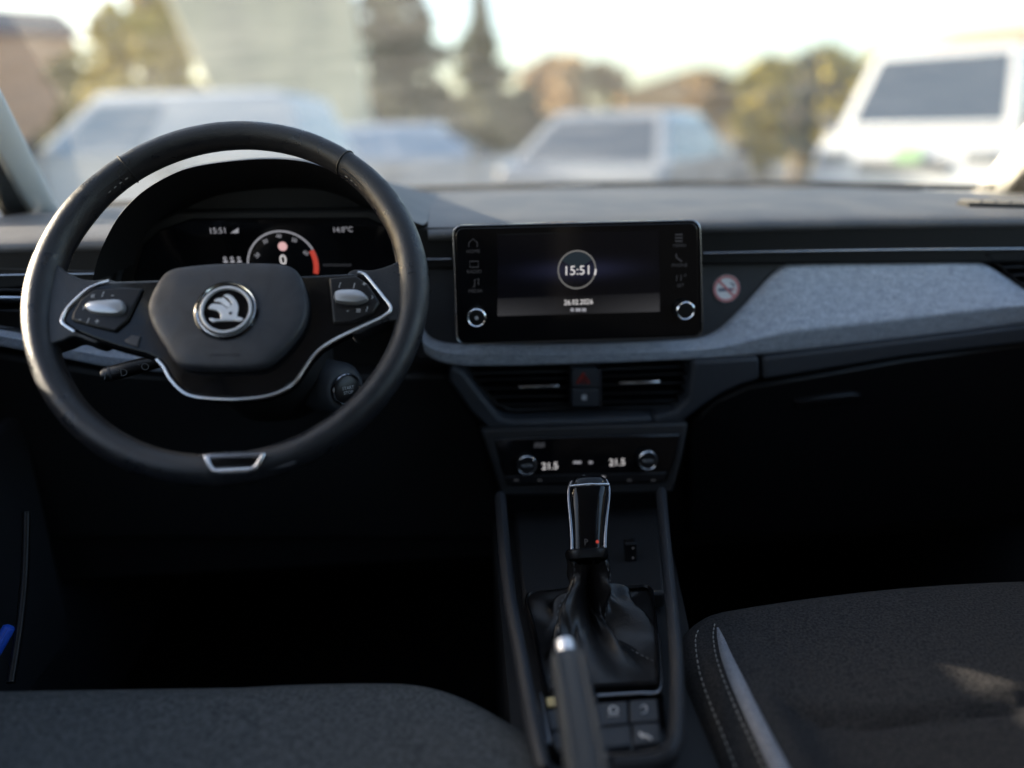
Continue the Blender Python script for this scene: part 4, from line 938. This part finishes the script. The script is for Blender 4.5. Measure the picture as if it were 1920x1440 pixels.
# ------------------------------------------------------------------ trees
def leaf_mesh(points, size):
    vs, fs = [], []
    for p in points:
        s = size*random.uniform(.6, 1.3); a = V((random.gauss(0, 1), random.gauss(0, 1), random.gauss(0, 1))).normalized(); b = a.orthogonal().normalized(); c_ = a.cross(b)
        i = len(vs); vs += [p-b*s, p+c_*s*.6, p+b*s, p-c_*s*.6]; fs.append((i, i+1, i+2, i+3))
    return raymesh(vs, fs)
def foliage(c1, c2): return mat('foliage', c1, .8, col2=c2, vscale=.9, spec=.2)
M['bark'] = mat('bark', (.10, .075, .05), .9, var=.3, vscale=6)
def tree(label, x, y, h, r, n, leaf, m_, name='leafy_tree', cone=False, trunk=.18, z0=.2):
    t = thing(name, label, 'tree', (x, y, 0), 'trees beyond the yard')
    tube('trunk', [V((x, y, -.2)), V((x+.1, y, h*.3)), V((x, y+.1, h*.6)), V((x, y, h*.95))], [trunk, trunk*.8, trunk*.5, trunk*.12], 'bark', t, seg=10)
    pts = []
    if cone:
        while len(pts) < n:
            f = random.random()**1.5; z = h*(z0+(1-z0)*f); rr = r*(1-f)**.85*(.78+.22*math.sin(z*4.3+2.2*math.sin(z*1.7)))*random.random()**.45; a = random.uniform(0, 6.28); rr *= .8+.3*math.sin(3*a+z*2.6); pts.append(V((x+math.cos(a)*rr, y+math.sin(a)*rr, z-rr*.25)))
    else:
        cl = [(V((x+random.gauss(0, .42)*r, y+random.gauss(0, .42)*r, h*(z0+.15+(.80-z0)*random.random()))), r*random.uniform(.22, .45)) for _ in range(26)]
        for c_, q in cl[:9]: tube('branch', [V((x, y, h*.35)), (V((x, y, h*.5))+c_)/2, c_], [trunk*.35, trunk*.2, trunk*.08], 'bark', t, seg=6)
        while len(pts) < n:
            c_, q = random.choice(cl); d_ = V((random.gauss(0, 1), random.gauss(0, 1), random.gauss(0, 1))).normalized()*q*random.random()**.4; pts.append(c_+d_)
    tag(link('crown', leaf_mesh(pts, leaf), m_, t, smooth=False), kind='stuff')
    return t
M['fol_y'] = foliage((.30, .245, .05), (.46, .38, .09)); M['fol_d'] = foliage((.05, .06, .042), (.10, .105, .07)); M['fol_g'] = foliage((.14, .13, .035), (.25, .22, .06)); M['fol_s'] = foliage((.07, .08, .045), (.13, .13, .07))
tree('yellow-green tree left of the pale wall', gx(300, 17), 17, 6.6, 1.5, 12000, .13, 'fol_y', z0=.1)
tree('small olive bush tree beside the orange house', gx(170, 24), 24, 3.6, 1.1, 2200, .14, 'fol_g', z0=.05)
tree('broad dark conifer right of the pale wall', gx(750, 22), 22, 9.5, 2.3, 8000, .17, 'fol_d', name='conifer', cone=True, z0=.05)
tree('slender pointed conifer left of the bare brown trees', gx(905, 30), 30, 6.6, 2.3, 6500, .17, 'fol_s', name='conifer', cone=True, z0=.03)
tree('low dark bush at the foot of the slender conifer', gx(985, 26), 26, 2.6, 1.0, 2200, .14, 'fol_d', z0=.02)
tree('olive bush left of the grey hatchback', gx(1150, 20), 20, 1.9, .7, 1500, .11, 'fol_g', z0=.02)
tree('yellow-green shrub left of the tall white van', gx(1435, 20), 20, 2.75, 1.0, 7000, .12, 'fol_y', z0=.02)
tree('tall yellow-green shrub touching the tall white van', gx(1550, 18), 18, 2.7, .95, 7000, .12, 'fol_y', z0=.02)
tree('dark leaf clump standing in for a dark hole between two yellow-green shrubs', gx(1498, 17), 17, 2.7, .42, 1800, .10, 'fol_d', z0=.1)  # added clump: its dark leaves stand in for the dark hole in the shrubs
M['fol_b'] = foliage((.36, .25, .14), (.52, .39, .24))
tree('broad bare brown tree behind the yard, above the touchscreen', gx(1070, 38), 38, 4.4, 2.3, 9000, .16, 'fol_b', z0=.02)
tree('bare brown tree joining the broad brown tree on its left side', gx(1010, 39), 39, 3.9, 1.6, 5000, .16, 'fol_b', z0=.02)
tree('bare tan hedge tree behind the grey hatchback', gx(1330, 45), 45, 4.0, 2.0, 3000, .22, foliage((.22, .15, .08), (.30, .22, .12)), z0=.02)
